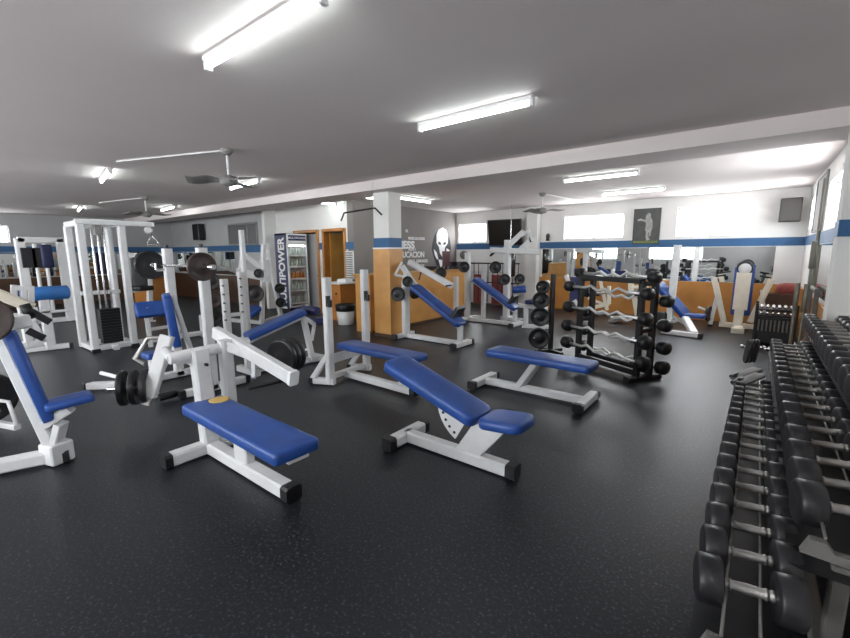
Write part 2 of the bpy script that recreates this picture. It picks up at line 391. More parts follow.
# television
tv = thing('television', 'dark flat television hung tilted between back window and white pillar', 'television', (-5.7, YB-.12, 1.7))
n = V((0.08, -1, -.22)).normalized()
cx = V((-5.62, YB-.24, 2.05)); xa = V((1, .08, 0)).normalized(); ua = xa.cross(-n).normalized()*-1
if ua.z < 0: ua = -ua
def quad_slab(c, x, u, w, h, t): return MB().beam(V(c)-V(x)*w/2, V(c)+V(x)*w/2, t, h, up=u)
quad_slab(cx, xa, ua, .98, .72, .05).build('housing', DPLAS, tv); quad_slab(cx+n*.027, xa, ua, .94, .67, .006).build('screen', SCREEN, tv)
MB().beam(cx-n*.02, (cx.x, YB-.012, cx.z), .12, .12).build('wall_bracket', DPLAS, tv)
# poster with a figure
po = thing('poster', 'dark poster of a pale standing figure leaning on the blue band between the back windows', 'poster', (-2.1, YB-.03, 1.68))
MB().box((-2.1, YB-.03, 2.08), (.56, .03, .80)).build('frame', BSTEEL, po); MB().box((-2.1, YB-.047, 2.08), (.53, .004, .77)).build('print', POSTM, po)
MB().box((-2.1, YB-.05, 1.72), (.53, .003, .055)).build('green_strip', POSTG, po)
b = MB(); PW = lambda pts: b.prism([(-2.1+x, YB-.052, 2.08+z) for x, z in pts], (0, -.003, 0))
PW([(-.02, .25), (.03, .30), (.08, .28), (.08, .20), (.12, .13), (.13, -.02), (.11, -.12), (.04, -.14), (-.02, -.10), (-.01, .05), (-.03, .12)])
PW([(-.02, .14), (-.13, .18), (-.19, .16), (-.19, .12), (-.12, .13), (-.02, .09)]); PW([(.0, -.12), (.05, -.14), (.06, -.25), (.09, -.31), (.02, -.33), (0, -.25)]); PW([(.06, -.13), (.11, -.12), (.10, -.22), (.07, -.24)])
b.build('pale_figure', mat('poster_pale', (.45, .45, .43), .6, var=.4, scale=20), po)
# mural: lettering and a generic face stencil on the grey wall (part of the wall)
MX = -7.398
def wall_text(s, size, y, z, sx=1.0, bold=0.0): text_mesh('painted_lettering', s, size, WPAINT, mural, (MX+.001, y+.15, z), (0, 1, 0), (0, 0, 1), .002, 'LEFT', sx, bold)
wall_text('EL', .10, 8.44, 2.05, 1.2, .002)
wall_text('FITNESS', .27, 7.62, 1.625, 1.25, .012)
wall_text('MUSCULACION', .10, 8.55, 1.86, 1.0, .003)
wall_text('EDUCACION', .22, 8.05, 1.385, .92, .006)
wall_text('SALUD Y', .08, 8.55, 1.565, 1.0, .002)
wall_text('Y EL GIMNASIO', .12, 8.62, 1.24, .95, .003)
wall_text('DEPORTE', .12, 8.75, 1.10, .95, .003)
def blob(pts, m, dx, cy=10.22, cz=1.68, s=.88, name='painted_face'):
    b = MB(); b.prism([(MX+dx, cy+y*s, cz+z*s) for y, z in pts], (.003, 0, 0)); b.build(name, m, mural)
blob([(-.52, .10), (-.42, .34), (-.30, .48), (-.2, .2), (.25, .2), (.40, .40), (.50, .18), (.54, -.05), (.46, -.35), (.2, -.6), (-.1, -.78), (-.3, -.6), (-.44, -.35), (-.56, -.1)], KPAINT, .001)
blob([(-.30, .40), (-.18, .56), (.05, .64), (.26, .56), (.36, .38), (.34, .12), (.18, -.02), (.14, -.22), (.02, -.34), (-.10, -.22), (-.16, -.02), (-.30, .12)], WPAINT, .005)
blob([(-.22, .10), (-.08, .05), (-.06, .12), (-.18, .17)], KPAINT, .010); blob([(.10, .05), (.24, .10), (.20, .17), (.08, .12)], KPAINT, .010)
blob([(-.46, -.08), (-.30, -.18), (-.20, -.40), (-.28, -.42), (-.40, -.28)], WPAINT, .007); blob([(.28, -.05), (.46, -.12), (.38, -.32), (.26, -.42), (.24, -.2)], WPAINT, .007)
blob([(-.2, -.42), (.0, -.44), (.2, -.40), (.1, -.62), (-.08, -.68)], WPAINT, .007)
# ---------------------------------------------------------------- ceiling lights and fans
def tube_light(c, L, label, single=True, rz=0.0):
    t = thing('ceiling_light', label, 'ceiling light', (c[0], c[1], HC))
    x, y = c[0], c[1]
    MB().box((x, y, HC-.018), (L, .06, .036), 0, .008).build('housing', PLAS, t)
    for s in ((0,) if single else (-.026, .026)):
        MB().cyl((x-L/2+.03, y+s, HC-.055), (x+L/2-.03, y+s, HC-.055), .016, 12).build('tube', TUBE, t)
    for e in (-1, 1): MB().box((x+e*(L/2-.015), y, HC-.056), (.03, .045, .05), 0, .004).build('end_socket', PLAS, t)
    for ch in t.children:
        ch.data.transform(Matrix.Rotation(rz, 4, 'Z'))
for c, rz, lab in [((-2.22, 1.38), 0, 'nearest fluorescent ceiling light, cut by the top edge of the photo'),
                  ((-2.045, 3.25), 0, 'fluorescent ceiling light in the middle, just in front of the ceiling beam'),
                  ((-2.07, 7.05), 0, 'fluorescent ceiling light just behind the beam, left of the poster'),
                  ((-2.05, 9.15), 0, 'fluorescent ceiling light close to the back wall windows'),
                  ((-7.75, 2.18), -.17, 'fluorescent ceiling light above the tall white cable station'),
                  ((-6.9, 3.88), -.1, 'fluorescent ceiling light right behind the nearest fan'),
                  ((-6.5, 6.3), PI/2, 'fluorescent ceiling light just left of the orange column top'),
                  ((-6.05, 7.35), PI/2, 'fluorescent ceiling light above the reception counter'),
                  ((-13.6, 3.2), -.17, 'small distant fluorescent ceiling light over the far left corner'),
                  ((-11.9, 4.6), -.1, 'distant fluorescent ceiling light beside the far fan'),
                  ((-7.95, 6.15), PI/2, 'fluorescent ceiling light in front of the changing room doors')]:
    tube_light(c, 1.14, lab, rz=rz)
def fan(c, drop, R_, rz, label, leadin):
    t = thing('ceiling_fan', label, 'ceiling fan', (c[0], c[1], HC))
    x, y = c[0], c[1]; z = HC-drop
    MB().lathe((x, y, HC), (0, 0, -1), [(0, .075), (.03, .07), (.07, .03)], 20).build('ceiling_cap', GREYP, t)
    MB().cyl((x, y, HC-.05), (x, y, z), .014, 10).build('down_rod', PLAS, t)
    MB().lathe((x, y, z+.05), (0, 0, -1), [(0, .03), (.02, .085), (.07, .105), (.10, .09), (.12, .04)], 24).build('motor', GREYP, t)
    for k in range(3):
        a = rz + k*2*PI/3; d = V((math.cos(a), math.sin(a), 0)); s = V((-d.y, d.x, 0))
        b = MB(); base = V((x, y, z-.015)); rings = []
        for q in range(7):
            r = .10 + (R_-.10)*q/6; w = .045 + .075*min(1, q/2.5); tl = .28-.12*q/6
            e = (s*math.cos(tl)+V((0, 0, 1))*math.sin(tl)); u = e.cross(d)
            ctr = base + d*r + V((0, 0, .01*math.sin(q)))
            rings.append([ctr - e*w + u*.004, ctr + u*(.010), ctr + e*w + u*.004, ctr + e*w - u*.004, ctr - u*.0, ctr - e*w - u*.004])
        b.loft(rings, smooth=False); b.build('blade', GREYP, t)
    MB().tube([(x, y, HC-.015)] + [V((x, y, HC-.012)).lerp(V((*leadin, HC-.012)), q/4) for q in range(1, 5)], .010, 8).build('cable_duct', PLAS, t)
fan((-4.95, 2.60), .34, .44, 2.1, 'nearest three-blade ceiling fan, grey blades, in front of a lit tube', (-6.6, 2.0))
fan((-10.3, 3.55), .34, .44, 0.9, 'far three-blade ceiling fan above the left machines', (-12.0, 3.2))
fan((-3.6, 8.5), .34, .44, 0.2, 'three-blade ceiling fan behind the beam near the white pillar', (-3.4, 10.5))
b = MB(); b.tube([(-4.96, 8.6, HC-.01), (-4.96, 8.62, HC-.01)], .002)
b.bm.free()
# ---------------------------------------------------------------- foreground machine: lever bench press

m1 = thing('lever_bench_press', 'nearest white plate-loaded bench press machine with blue pad and lever arms', 'exercise machine', (-2.9, 1.36, 0))
MB().beam((-3.12, 1.36, .055), (-2.14, 1.36, .055), .10, .09).build('base_beam', WHITE, m1)
MB().beam((-3.17, 1.06, .055), (-3.17, 1.68, .055), .10, .09).build('cross_foot', WHITE, m1)
cap((-2.14, 1.36, .055), (1, 0, 0), .10, .09, m1, l=.05); cap((-3.17, 1.06, .055), (0, -1, 0), .10, .09, m1); cap((-3.17, 1.68, .055), (0, 1, 0), .10, .09, m1)
MB().beam((-3.16, 1.36, .06), (-3.22, 1.36, .80), .12, .10, up=(1, 0, 0)).build('main_post', WHITE, m1)
MB().beam((-3.22, 1.56, .30), (-3.22, 1.56, .84), .09, .09, up=(1, 0, 0)).beam((-3.22, 1.40, .36), (-3.22, 1.60, .36), .08, .08).build('side_post', WHITE, m1)
MB().beam((-2.66, 1.36, .08), (-2.66, 1.36, .34), .07, .16, up=(1, 0, 0)).build('pad_post', WHITE, m1)
MB().beam((-3.16, 1.36, .335), (-1.98, 1.33, .335), .14, .03).build('pad_rail', WHITE, m1)
MB().pad((-2.56, 1.32, .395), (1, -.02, .0), (0, 0, 1), 1.24, .30, .07).build('bench_pad', BLUE, m1)
MB().lathe((-3.05, 1.40, .425), (0, 0, 1), [(0, .07), (.012, .07), (.014, .06)], 20).build('foam_patch', mat('worn_yellow_foam', (.62, .42, .13), .8), m1)
MB().cyl((-3.24, 1.16, .765), (-3.24, 1.76, .785), .042, 18).build('pivot_shaft', WHITE, m1)
MB().cyl((-3.10, 1.36, .70), (-3.13, 1.36, .70), .012).build('bolt', DPLAS, m1)
# right lever arm
ra0, ra1 = T(-3.48, 1.62, .86), T(-2.50, 1.66, .645)
MB().beam(ra0, ra1, .07, .10).build('lever_arm', WHITE, m1)
MB().beam(ra1, ra1 + (ra1-ra0).normalized()*.03, .078, .108).build('arm_end', PLAS, m1)
MB().cyl(ra1+T(-.12, .02, -.05), ra1+T(-.16, -.24, -.05), .014).build('hand_grip', RUB, m1)
MB().beam((-3.22, 1.56, .80), (-3.0, 1.68, .72), .06, .08).beam((-2.98, 1.66, .76), (-2.90, 1.60, .58), .03, .05).build('arm_bracket', WHITE, m1)
MB().cyl(ra1+T(-.40, .03, .03), ra1+T(-.52, .50, .03), .017).build('plate_pin', CHROME, m1)
# left lever arm reaching down towards the floor
la0, la1 = T(-3.94, 1.42, .81), T(-3.96, 1.24, .31)
MB().beam(la0, la1, .11, .06, up=(.6, -.75, .1)).build('lever_arm', WHITE, m1)
MB().beam(la1, la1+(la1-la0).normalized()*.07, .075, .06, up=(.6, -.75, .1)).build('arm_end', KNURL, m1)
MB().cyl((-3.24, 1.18, .765), (-3.88, 1.37, .70), .035).build('arm_link', WHITE, m1)
MB().tube([la0+T(-.06, -.03, -.02), la0+T(-.14, -.10, -.02), T(-4.22, 1.24, .60), T(-4.10, 1.28, .56)], .018).build('hand_grip', KNURL, m1)
MB().cyl(la1+T(.0, .02, .08), T(-4.20, 1.02, .385), .017).build('plate_pin', CHROME, m1)
for k in range(3):
    plate(T(-4.03, 1.245, .385).lerp(T(-4.13, 1.11, .385), k/2), (-.60, -1, 0), .150, .042, RUB, ['black weight plate on the left lever arm, nearest the white arm', 'middle black weight plate of three on the left lever arm', 'black weight plate on the left lever arm, outermost from the arm'][k], 'plates on the lever press')
for k in range(3):
    plate(ra1+T(-.455-.016*k, .22+.055*k, .03), (-.25, 1, 0), .145, .04, RUB, ['black weight plate behind the right lever arm, nearest the arm', 'middle black weight plate of three behind the right lever arm', 'black weight plate behind the right lever arm, farthest from it'][k], 'plates on the lever press')
# ---------------------------------------------------------------- adjustable bench
m2 = thing('adjustable_bench', 'adjustable bench with raised blue backrest in the middle foreground', 'bench', (-1.6, 2.42, 0))
MB().beam((-2.10, 2.42, .055), (-1.18, 2.42, .055), .09, .09).build('base_beam', WHITE, m2)
MB().beam((-2.10, 2.22, .055), (-2.10, 2.64, .055), .09, .09).build('cross_foot', WHITE, m2)
cap((-1.18, 2.42, .055), (1, 0, 0), .09, .09, m2, l=.05); cap((-2.10, 2.23, .055), (0, -1, 0), .09, .09, m2, l=.05); cap((-2.10, 2.63, .055), (0, 1, 0), .09, .09, m2)
MB().prism([(-1.60, 2.385, .10), (-1.40, 2.385, .10), (-1.17, 2.385, .38), (-1.42, 2.385, .38)], (0, .07, 0)).build('support_post', WHITE, m2)
b = MB(); sec = [(-1.46, .42)] + [(-1.46-.30*math.cos(math.radians(a)), .44-.30*math.sin(math.radians(a))) for a in range(-4, 72, 11)]
b.prism([(x, 2.375, z) for x, z in sec], (0, .012, 0)); b.build('adjuster_sector', WHITE, m2)
for a in range(8, 66, 12): MB().cyl((-1.46-.26*math.cos(math.radians(a)), 2.369, .44-.26*math.sin(math.radians(a))), (-1.46-.26*math.cos(math.radians(a)), 2.374, .44-.26*math.sin(math.radians(a))), .011, 10).build('pin_hole', DPLAS, m2)
bn = V((.315, 0, .95)); ba = V((-.95, 0, .315)).normalized()
MB().pad(T(-1.41, 2.34, .415)+ba*.41+T(.045, 0, -.004), ba, bn, .84, .28, .075, cr=.06).build('backrest', BLUE, m2)
MB().beam(T(-1.40, 2.36, .385), T(-1.40, 2.36, .385)+ba*.70, .06, .04).build('backrest_frame', WHITE, m2)
MB().pad((-1.18, 2.34, .430), (1, 0, .10), (-.10, 0, 1), .31, .28, .06, cr=.07).build('seat_pad', BLUE, m2)
MB().beam((-1.44, 2.37, .385), (-1.10, 2.36, .395), .08, .035).build('seat_frame', WHITE, m2)
MB().cyl((-1.41, 2.32, .40), (-1.41, 2.46, .40), .022).build('hinge', KNURL, m2)
# ---------------------------------------------------------------- flat bench
m3 = thing('flat_bench', 'low flat blue bench with slanted centre post in front of the barbell rack', 'bench', (-1.75, 4.08, 0))
MB().beam((-2.36, 4.08, .055), (-1.20, 4.08, .055), .08, .07).build('base_beam', WHITE, m3)
for x in (-2.36, -1.20):
    MB().beam((x, 3.84, .055), (x, 4.34, .055), .09, .08).build('cross_foot', WHITE, m3)
    for e in (-1, 1): cap((x, 4.09+e*.25, .055), (0, e, 0), .09, .08, m3)
MB().beam((-1.90, 4.08, .08), (-1.66, 4.0, .42), .10, .07).build('center_post', WHITE, m3)
MB().beam((-2.0, 3.90, .42), (-1.12, 3.86, .42), .10, .03).build('pad_rail', WHITE, m3)
MB().pad((-1.62, 3.88, .465), (1, -.04, 0), (0, 0, 1), 1.08, .30, .07, cr=.04).build('bench_pad', BLUE, m3)
# ---------------------------------------------------------------- olympic bench press with two uprights
m4 = thing('bench_press', 'blue bench press with two tall white uprights left of the adjustable bench', 'bench', (-3.4, 3.3, 0))
for (x, y, h, yo) in ((-3.74, 2.99, 1.24, -.12), (-3.84, 3.66, 1.30, .0)):
    MB().beam((x, y, .03), (x, y, h), .09, .075, up=(1, 0, 0)).build('upright', WHITE, m4)
    MB().beam((x-.20, y-.10, .06), (x+.01, y, .40), .07, .06).build('brace', WHITE, m4)
    MB().beam((x-.20, y-.10, .05), (x+.05, y+.02, .05), .08, .07).build('foot', WHITE, m4)
    cap((x-.20, y-.10, .05), (-.9, -.43, 0), .08, .07, m4)
    hk = MB(); hk.beam((x+.05, y-.03, .92), (x+.05, y-.03, 1.04), .03, .05).beam((x+.05, y-.03, .94), (x+.12, y-.06, .94), .04, .04).beam((x+.12, y-.06, .93), (x+.12, y-.06, 1.0), .03, .04); hk.build('bar_hook', DPLAS, m4)
MB().beam((-3.76, 3.02, .30), (-3.84, 3.64, .30), .06, .10).build('cross_plate', WHITE, m4)
MB().beam((-3.80, 3.02, .08), (-3.86, 3.62, .08), .06, .06).build('cross_beam', WHITE, m4)
MB().beam((-3.82, 3.30, .06), (-2.74, 3.27, .06), .08, .08).build('base_beam', WHITE, m4)
cap((-2.74, 3.27, .06), (1, 0, 0), .08, .08, m4, l=.05)
MB().beam((-2.90, 3.28, .08), (-2.90, 3.28, .38), .07, .07).build('pad_post', WHITE, m4)
MB().beam((-3.76, 3.29, .38), (-2.74, 3.26, .38), .10, .035).build('pad_rail', WHITE, m4)
MB().pad((-3.22, 3.27, .43), (1, -.03, 0), (0, 0, 1), 1.18, .28, .07).build('bench_pad', BLUE, m4)
# ---------------------------------------------------------------- shoulder bench at the left edge
m5 = thing('shoulder_press_bench', 'white shoulder bench with upright blue backrest at the left edge', 'bench', (-3.9, .55, 0))
MB().beam((-4.10, .02, .06), (-3.91, .60, .06), .10, .09).build('base_beam', WHITE, m5)
MB().box((-3.90, .60, .085), (.15, .15, .15), .3, .01).build('post_socket', WHITE, m5)
cap((-3.895, .62, .05), (.3, 1, 0), .13, .08, m5, l=.05)
MB().beam((-3.90, .58, .1), (-4.0, .40, 1.02), .07, .07).build('main_post', WHITE, m5)
MB().beam((-3.90, .60, .14), (-3.86, .64, .30), .10, .05).beam((-3.92, .56, .30), (-3.84, .70, .40), .10, .06).build('seat_bracket', WHITE, m5)
MB().pad((-3.93, .52, .67), (-.10, -.19, 1), (.10, .97, .2), .70, .14, .07).build('backrest', BLUE, m5)
MB().pad((-3.86, .70, .455), (.10, 1, .05), (.05, -.05, 1), .28, .18, .05).build('seat_pad', BLUE, m5)
MB().beam((-3.90, .36, 1.03), (-3.98, .56, 1.05), .09, .09).build('top_bracket', WHITE, m5)
plate((-3.80, .32, 1.10), (.96, -.10, .1), .155, .05, BROWNI, 'dark brown weight plate cut by the left photo edge', None)
# plate tree by the left edge
m6 = thing('plate_tree', 'low white weight plate holder on the floor at the left edge', 'plate rack', (-5.1, .42, 0))
MB().beam((-5.45, .30, .05), (-4.85, .52, .05), .05, .05).tube([(-4.86, .52, .06), (-4.95, .50, .26), (-5.05, .44, .27), (-5.3, .34, .27)], .016).build('frame', WHITE, m6)
MB().cyl((-5.3, .36, .18), (-5.02, .44, .18), .02).build('peg', CHROME, m6)
for k in range(4): plate((-5.42+.085*k, .31+.028*k, .235+.012*k), (.95, .3, 0), .19+.01*k, .045, RUB, ['farthest black plate in the low holder at the left edge', 'second farthest black plate in the low holder at the left edge', 'second nearest black plate in the low holder at the left edge', 'nearest black plate in the low holder at the left edge'][k], 'plates in the low holder')
# ---------------------------------------------------------------- military bench with loaded barbell
m7 = thing('barbell_rack_bench', 'tall two-post barbell bench with upright blue back pad behind the lever press', 'bench', (-5.1, 2.05, 0))
for x in (-4.62, -5.50):
    MB().beam((x, 2.07, .03), (x+.0, 2.07, 1.57), .10, .08, up=(1, 0, 0)).build('upright', WHITE, m7)
    MB().beam((x, 1.93, 1.33), (x, 1.93, 1.40), .03, .02).beam((x, 2.03, 1.325), (x, 1.93, 1.325), .04, .03).build('bar_hook', CHROME, m7)
    MB().beam((x, 1.75, .05), (x, 2.45, .05), .08, .08).build('foot', WHITE, m7)
    cap((x, 1.75, .05), (0, -1, 0), .08, .08, m7); cap((x, 2.45, .05), (0, 1, 0), .08, .08, m7)
    MB().cyl((x, 2.07, 1.57), (x, 2.07, 1.61), .02).build('post_cap', DPLAS, m7)
MB().beam((-5.5, 2.07, .25), (-4.62, 2.07, .25), .06, .06).build('cross_beam', WHITE, m7)
MB().beam((-4.98, 2.05, .28), (-4.98, 1.88, 1.06), .05, .05).build('back_post', WHITE, m7)
MB().pad((-4.90, 1.82, .80), (.04, -.12, 1), (-.30, -.95, 0), .58, .24, .08, cr=.05).build('backrest', BLUE, m7)
MB().pad((-4.92, 1.66, .46), (0, 1, .0), (0, 0, 1), .26, .22, .06).build('seat_pad', BLUE, m7)
MB().beam((-4.95, 2.05, .30), (-4.92, 1.58, .40), .06, .06).beam((-4.92, 1.60, .40), (-4.92, 1.60, .02), .06, .06).build('seat_frame', WHITE, m7)
bb = thing('loaded_barbell', 'long barbell resting high across the two white posts behind the lever press', 'barbell', (-5.1, 1.98, 1.375))
MB().cyl((-6.0, 1.98, 1.375), (-4.22, 1.98, 1.375), .014).build('bar', CHROME, bb)
for x0, x1 in ((-4.50, -4.18), (-5.72, -6.04)): MB().cyl((x0, 1.98, 1.375), (x1, 1.98, 1.375), .025).build('sleeve', CHROME, bb)
plate((-4.44, 1.98, 1.375), (1, 0, 0), .145, .045, BROWNI, 'big dark plate on the right end of the high barbell', 'plates on the high barbell')
plate((-5.80, 1.98, 1.375), (1, 0, 0), .17, .045, RUB, 'big black plate on the left end of the high barbell', 'plates on the high barbell')
# floor base pieces of the lever press lying left of it
m8 = thing('rowing_base_frame', 'low white floor frame with a slanted handle bar left of the lever press', 'exercise machine', (-5.6, 1.5, 0))
MB().beam(W(88,386,.06), W(158,383,.06), .08, .08).build('base_beam', WHITE, m8)
MB().cyl(W(101,373,.16), W(150,385,.16), .022).build('handle_bar', PLAS, m8)
MB().beam(W(150,392,.06), W(166,362,.30), .05, .05).build('brace', WHITE, m8)
MB().cyl(W(158,398,.06), W(176,393,.06), .04).build('roller', RUB, m8)
cap(W(88,386,.06), (-1, -.2, 0), .08, .08, m8)
# ---------------------------------------------------------------- cable station
cs = thing('cable_station', 'tall white cable station with black weight stack at the left', 'exercise machine', (-8.4, 2.1, 0))
FX, BX, Y0, Y1, HT = -7.95, -8.60, 1.84, 2.36, 1.97
for x in (FX, BX):
    for y in (Y0, Y1): MB().beam((x, y, .02), (x, y, HT-.02), .10, .10, up=(1, 0, 0)).build('post', WHITE, cs)
b = MB()
for y in (Y0, Y1): b.beam((FX, y, HT), (BX, y, HT), .09, .09)
b.beam((BX, Y0, HT), (BX, Y1, HT), .09, .09).build('top_frame', WHITE, cs)
b = MB()
for y in (Y0, Y1): b.beam((FX, y, .06), (BX, y, .06), .08, .08)
b.beam((BX, Y0, .06), (BX, Y1, .06), .08, .08).build('bottom_frame', WHITE, cs)
MB().beam((FX, Y0-.05, HT+.02), (FX, Y1+.46, HT+.02), .09, .08).build('top_beam', WHITE, cs)
MB().beam((FX, Y0, .07), (FX, Y1, .07), .08, .08).beam((FX, 2.08, .07), (FX+.14, 2.08, .05), .08, .06).build('bottom_beam', WHITE, cs)
MB().beam((FX, Y1, .07), (FX, Y1+1.1, .07), .08, .08).beam((FX, Y1+1.1, .0), (FX, Y1+1.1, .40), .07, .07).build('side_foot', WHITE, cs)
for y in (Y0, Y1): cap((FX+.03, y, .03), (1, 0, 0), .10, .06, cs)
MB().lathe((FX, Y1+.38, HT-.07), (1, 0, 0), [(-.02, .03), (-.02, .06), (-.006, .052), (.006, .052), (.02, .06), (.02, .03)], 20).build('pulley', PLAS, cs)
for y in (2.02, 2.10, 2.18): MB().cyl((-8.15, y, .05), (-8.15, y, HT-.03), .014).build('guide_rod', CHROME, cs)
MB().box((-8.15, 2.10, HT-.06), (.14, .08, .20)).build('pulley_block', GREYP, cs)
for k in range(12): MB().box((-8.15, 2.12, .125+.046*k), (.16, .27, .042), 0, .003).build('stack_plate', BSTEEL, cs)
MB().cyl((-8.10, 2.12, .6), (-8.10, 2.12, HT-.08), .004, 6).cyl((FX+.0, Y1+.42, 1.80), (FX, Y1+.42, HT-.08), .004, 6).build('cable', DPLAS, cs)
MB().beam((-8.35, Y0, .9), (-8.35, Y1, .9), .06, .06).beam((-8.35, 2.30, .06), (-8.35, 2.30, HT), .05, .05).build('inner_posts', WHITE, cs)
hb = thing('pulldown_handle', 'small chrome handle hanging from the cable station arm', 'handle', (FX, Y1+.42, 1.80))
MB().tube([(FX, Y1+.42, 1.81), (FX+.02, Y1+.38, 1.76), (FX+.03, Y1+.32, 1.66), (FX+.03, Y1+.52, 1.66), (FX+.02, Y1+.46, 1.76), (FX, Y1+.42, 1.81)], .009).build('ring', CHROME, hb)
# ---------------------------------------------------------------- roll pad machine and further left machines
rp = thing('roll_pad_machine', 'white post with a bright blue roll pad at the far left', 'exercise machine', (-8.75, 1.5, 0))
MB().beam((-8.75, 1.46, .03), (-8.75, 1.46, .90), .13, .10, up=(1, 0, 0)).build('post', WHITE, rp)
MB().beam((-8.85, 1.0, .05), (-8.70, 1.70, .05), .09, .08).build('base_beam', WHITE, rp); cap((-8.70, 1.70, .05), (.2, 1, 0), .09, .08, rp)
MB().lathe((-8.75, 1.20, .91), (0, 1, 0), [(0, .08), (.02, .11), (.56, .11), (.58, .08)], 20).build('roll_pad', LBLUE, rp)
MB().beam((-8.72, 1.0, .62), (-8.72, 1.75, .62), .04, .04).box((-8.70, 1.30, .66), (.05, .12, .10)).build('side_arm', WHITE, rp)
lp = thing('leg_press_machine', 'white sloped leg machine with black roller at the left, behind the shoulder bench', 'exercise machine', (-6.6, .75, 0))
PL = V((-6.9, .85, 0)); gl = lambda x, y: V(W3(x, y, PL))
MB().beam(gl(-10,291), gl(33,308), .13, .12).build('top_arm', CREAM, lp)
MB().beam(gl(22,306), gl(30,346), .09, .09).beam(gl(8,348), gl(44,342), .09, .09).beam(gl(44,342), gl(33,322), .07, .07).build('frame', WHITE, lp)
MB().beam(gl(24,303), gl(24,286), .06, .06).beam(gl(15,288), gl(31,288), .06, .06).beam(gl(31,286), gl(31,304), .06, .06).beam(gl(14,300), gl(14,285), .06, .06).build('yoke', WHITE, lp)
MB().cyl(gl(22,312), gl(33,309), .11).beam(gl(30,311), gl(50,322), .13, .08).beam(gl(27,330), gl(44,338), .12, .08).build('roller', RUB, lp)
fr = thing('lat_pulldown_tower', 'distant grey-white frame with dark weight stack behind the roll pad', 'exercise machine', (-12.3, 2.4, 0))
tx = -12.3
for py in (WX(20,245,-12.3)[1], WX(61,245,-12.3)[1]): MB().beam((tx, py, .02), (tx, py, 1.86), .17, .12, up=(1, 0, 0)).build('post', PLAS, fr)
MB().beam((tx, WX(18,245,-12.3)[1], 1.83), (tx, WX(63,245,-12.3)[1], 1.83), .12, .12).build('top_beam', PLAS, fr)
for px in (WX(33,245,-12.3)[1], WX(43,245,-12.3)[1]): MB().cyl((tx+.1, px, .3), (tx+.1, px, 1.75), .035).build('guide_rail', PLAS, fr)
MB().box((tx+.05, WX(28,260,-12.3)[1], 1.45), (.2, .22, .42)).build('stack', BSTEEL, fr); MB().box((tx+.05, WX(38,260,-12.3)[1], 1.45), (.2, .2, .42)).build('stack', BSTEEL, fr)
MB().pad((tx+.1, WX(45.5,260,-12.3)[1], 1.48), (0, 0, 1), (1, .3, 0), .50, .20, .16).build('pad', NAVY, fr)
MB().beam((tx, WX(20,245,-12.3)[1], .06), (tx, WX(61,245,-12.3)[1], .06), .1, .1).build('bottom_beam', WHITE, fr)
# blue seated bench seen under the high barbell
sb = thing('preacher_bench', 'small blue padded bench on white legs behind the upright back pad', 'bench', (-7.4, 3.0, 0))
q0, q1 = V(W(146,312,.62)), V(W(168,310,.62))
MB().pad((q0+q1)/2+T(0, 0, .04), q1-q0, (.75, -.2, .55), .58, .26, .08).build('bench_pad', BLUE, sb)
MB().beam(q0+T(0, 0, .08), V(W(151,346,.03)), .07, .07).beam(q1, V(W(172,343,.03)), .07, .07).beam(V(W(147,330,.3)), V(W(172,326,.3)), .05, .05).build('leg_frame', WHITE, sb)

# white frames and clutter farther back between the cable station and the high barbell
le = thing('leg_extension_machine', 'distant white frame machine with black pads seen right of the cable station', 'exercise machine', (-10.6, 3.9, 0))
PE = V((-10.6, 3.9, 0)); ge = lambda x, y: V(W3(x, y, PE))
MB().beam(ge(127,252), ge(131,328), .12, .10).beam(ge(120,256), ge(151,254), .12, .12).beam(ge(149,254), ge(150,322), .12, .10).build('frame', WHITE, le)
MB().beam(ge(122,328), ge(156,322), .10, .08).build('base_beam', WHITE, le)
MB().beam(ge(129,292), ge(143,290), .06, .06).beam(ge(129,312), ge(146,309), .06, .06).build('cross_bars', WHITE, le)
MB().pad(ge(139,270), (0, 0, 1), (.9, -.4, 0), .80, .30, .12).build('backrest', RUB, le)
MB().pad(ge(141,288), (1, .3, 0), (0, 0, 1), .40, .34, .10).build('seat', RUB, le)
cb = thing('wooden_crate', 'orange brown wooden cabinet against the dark board behind the high barbell', 'cabinet', (-12.2, 5.6, 0))
PC = V((-12.2, 5.4, 0)); c_ = V(W3(152,292,PC))
MB().box((c_.x, c_.y, .45), (.7, .5, .9), .3, .02).build('body', ORWOOD, cb); MB().box((c_.x, c_.y, .91), (.76, .56, .03), .3, .005).build('top', BROWNW, cb)
dr_ = thing('disc_stand', 'dark stand of round plates between the high barbell post and the pegged rack', 'plate rack', (-8.6, 4.4, 0))
PD = V((-8.6, 4.1, 0)); gd = lambda x, y: V(W3(x, y, PD))
MB().beam(gd(214,328), gd(211,268), .07, .07).beam(gd(208,329), gd(221,328), .07, .06).build('frame', BSTEEL, dr_)
for k, (x, y, r, lab) in enumerate(((212,281,.17,'upper dark plate on the stand behind the right post of the high barbell'), (213,299,.18,'middle dark plate on the stand behind the right post of the high barbell'), (214,316,.17,'lowest dark plate on the stand behind the right post of the high barbell'))):
    plate(gd(x, y)+T(.09, -.06, 0), (.9, -.45, 0), r, .06, [IRON, BROWNI, IRON][k], lab, 'plates on the dark stand')
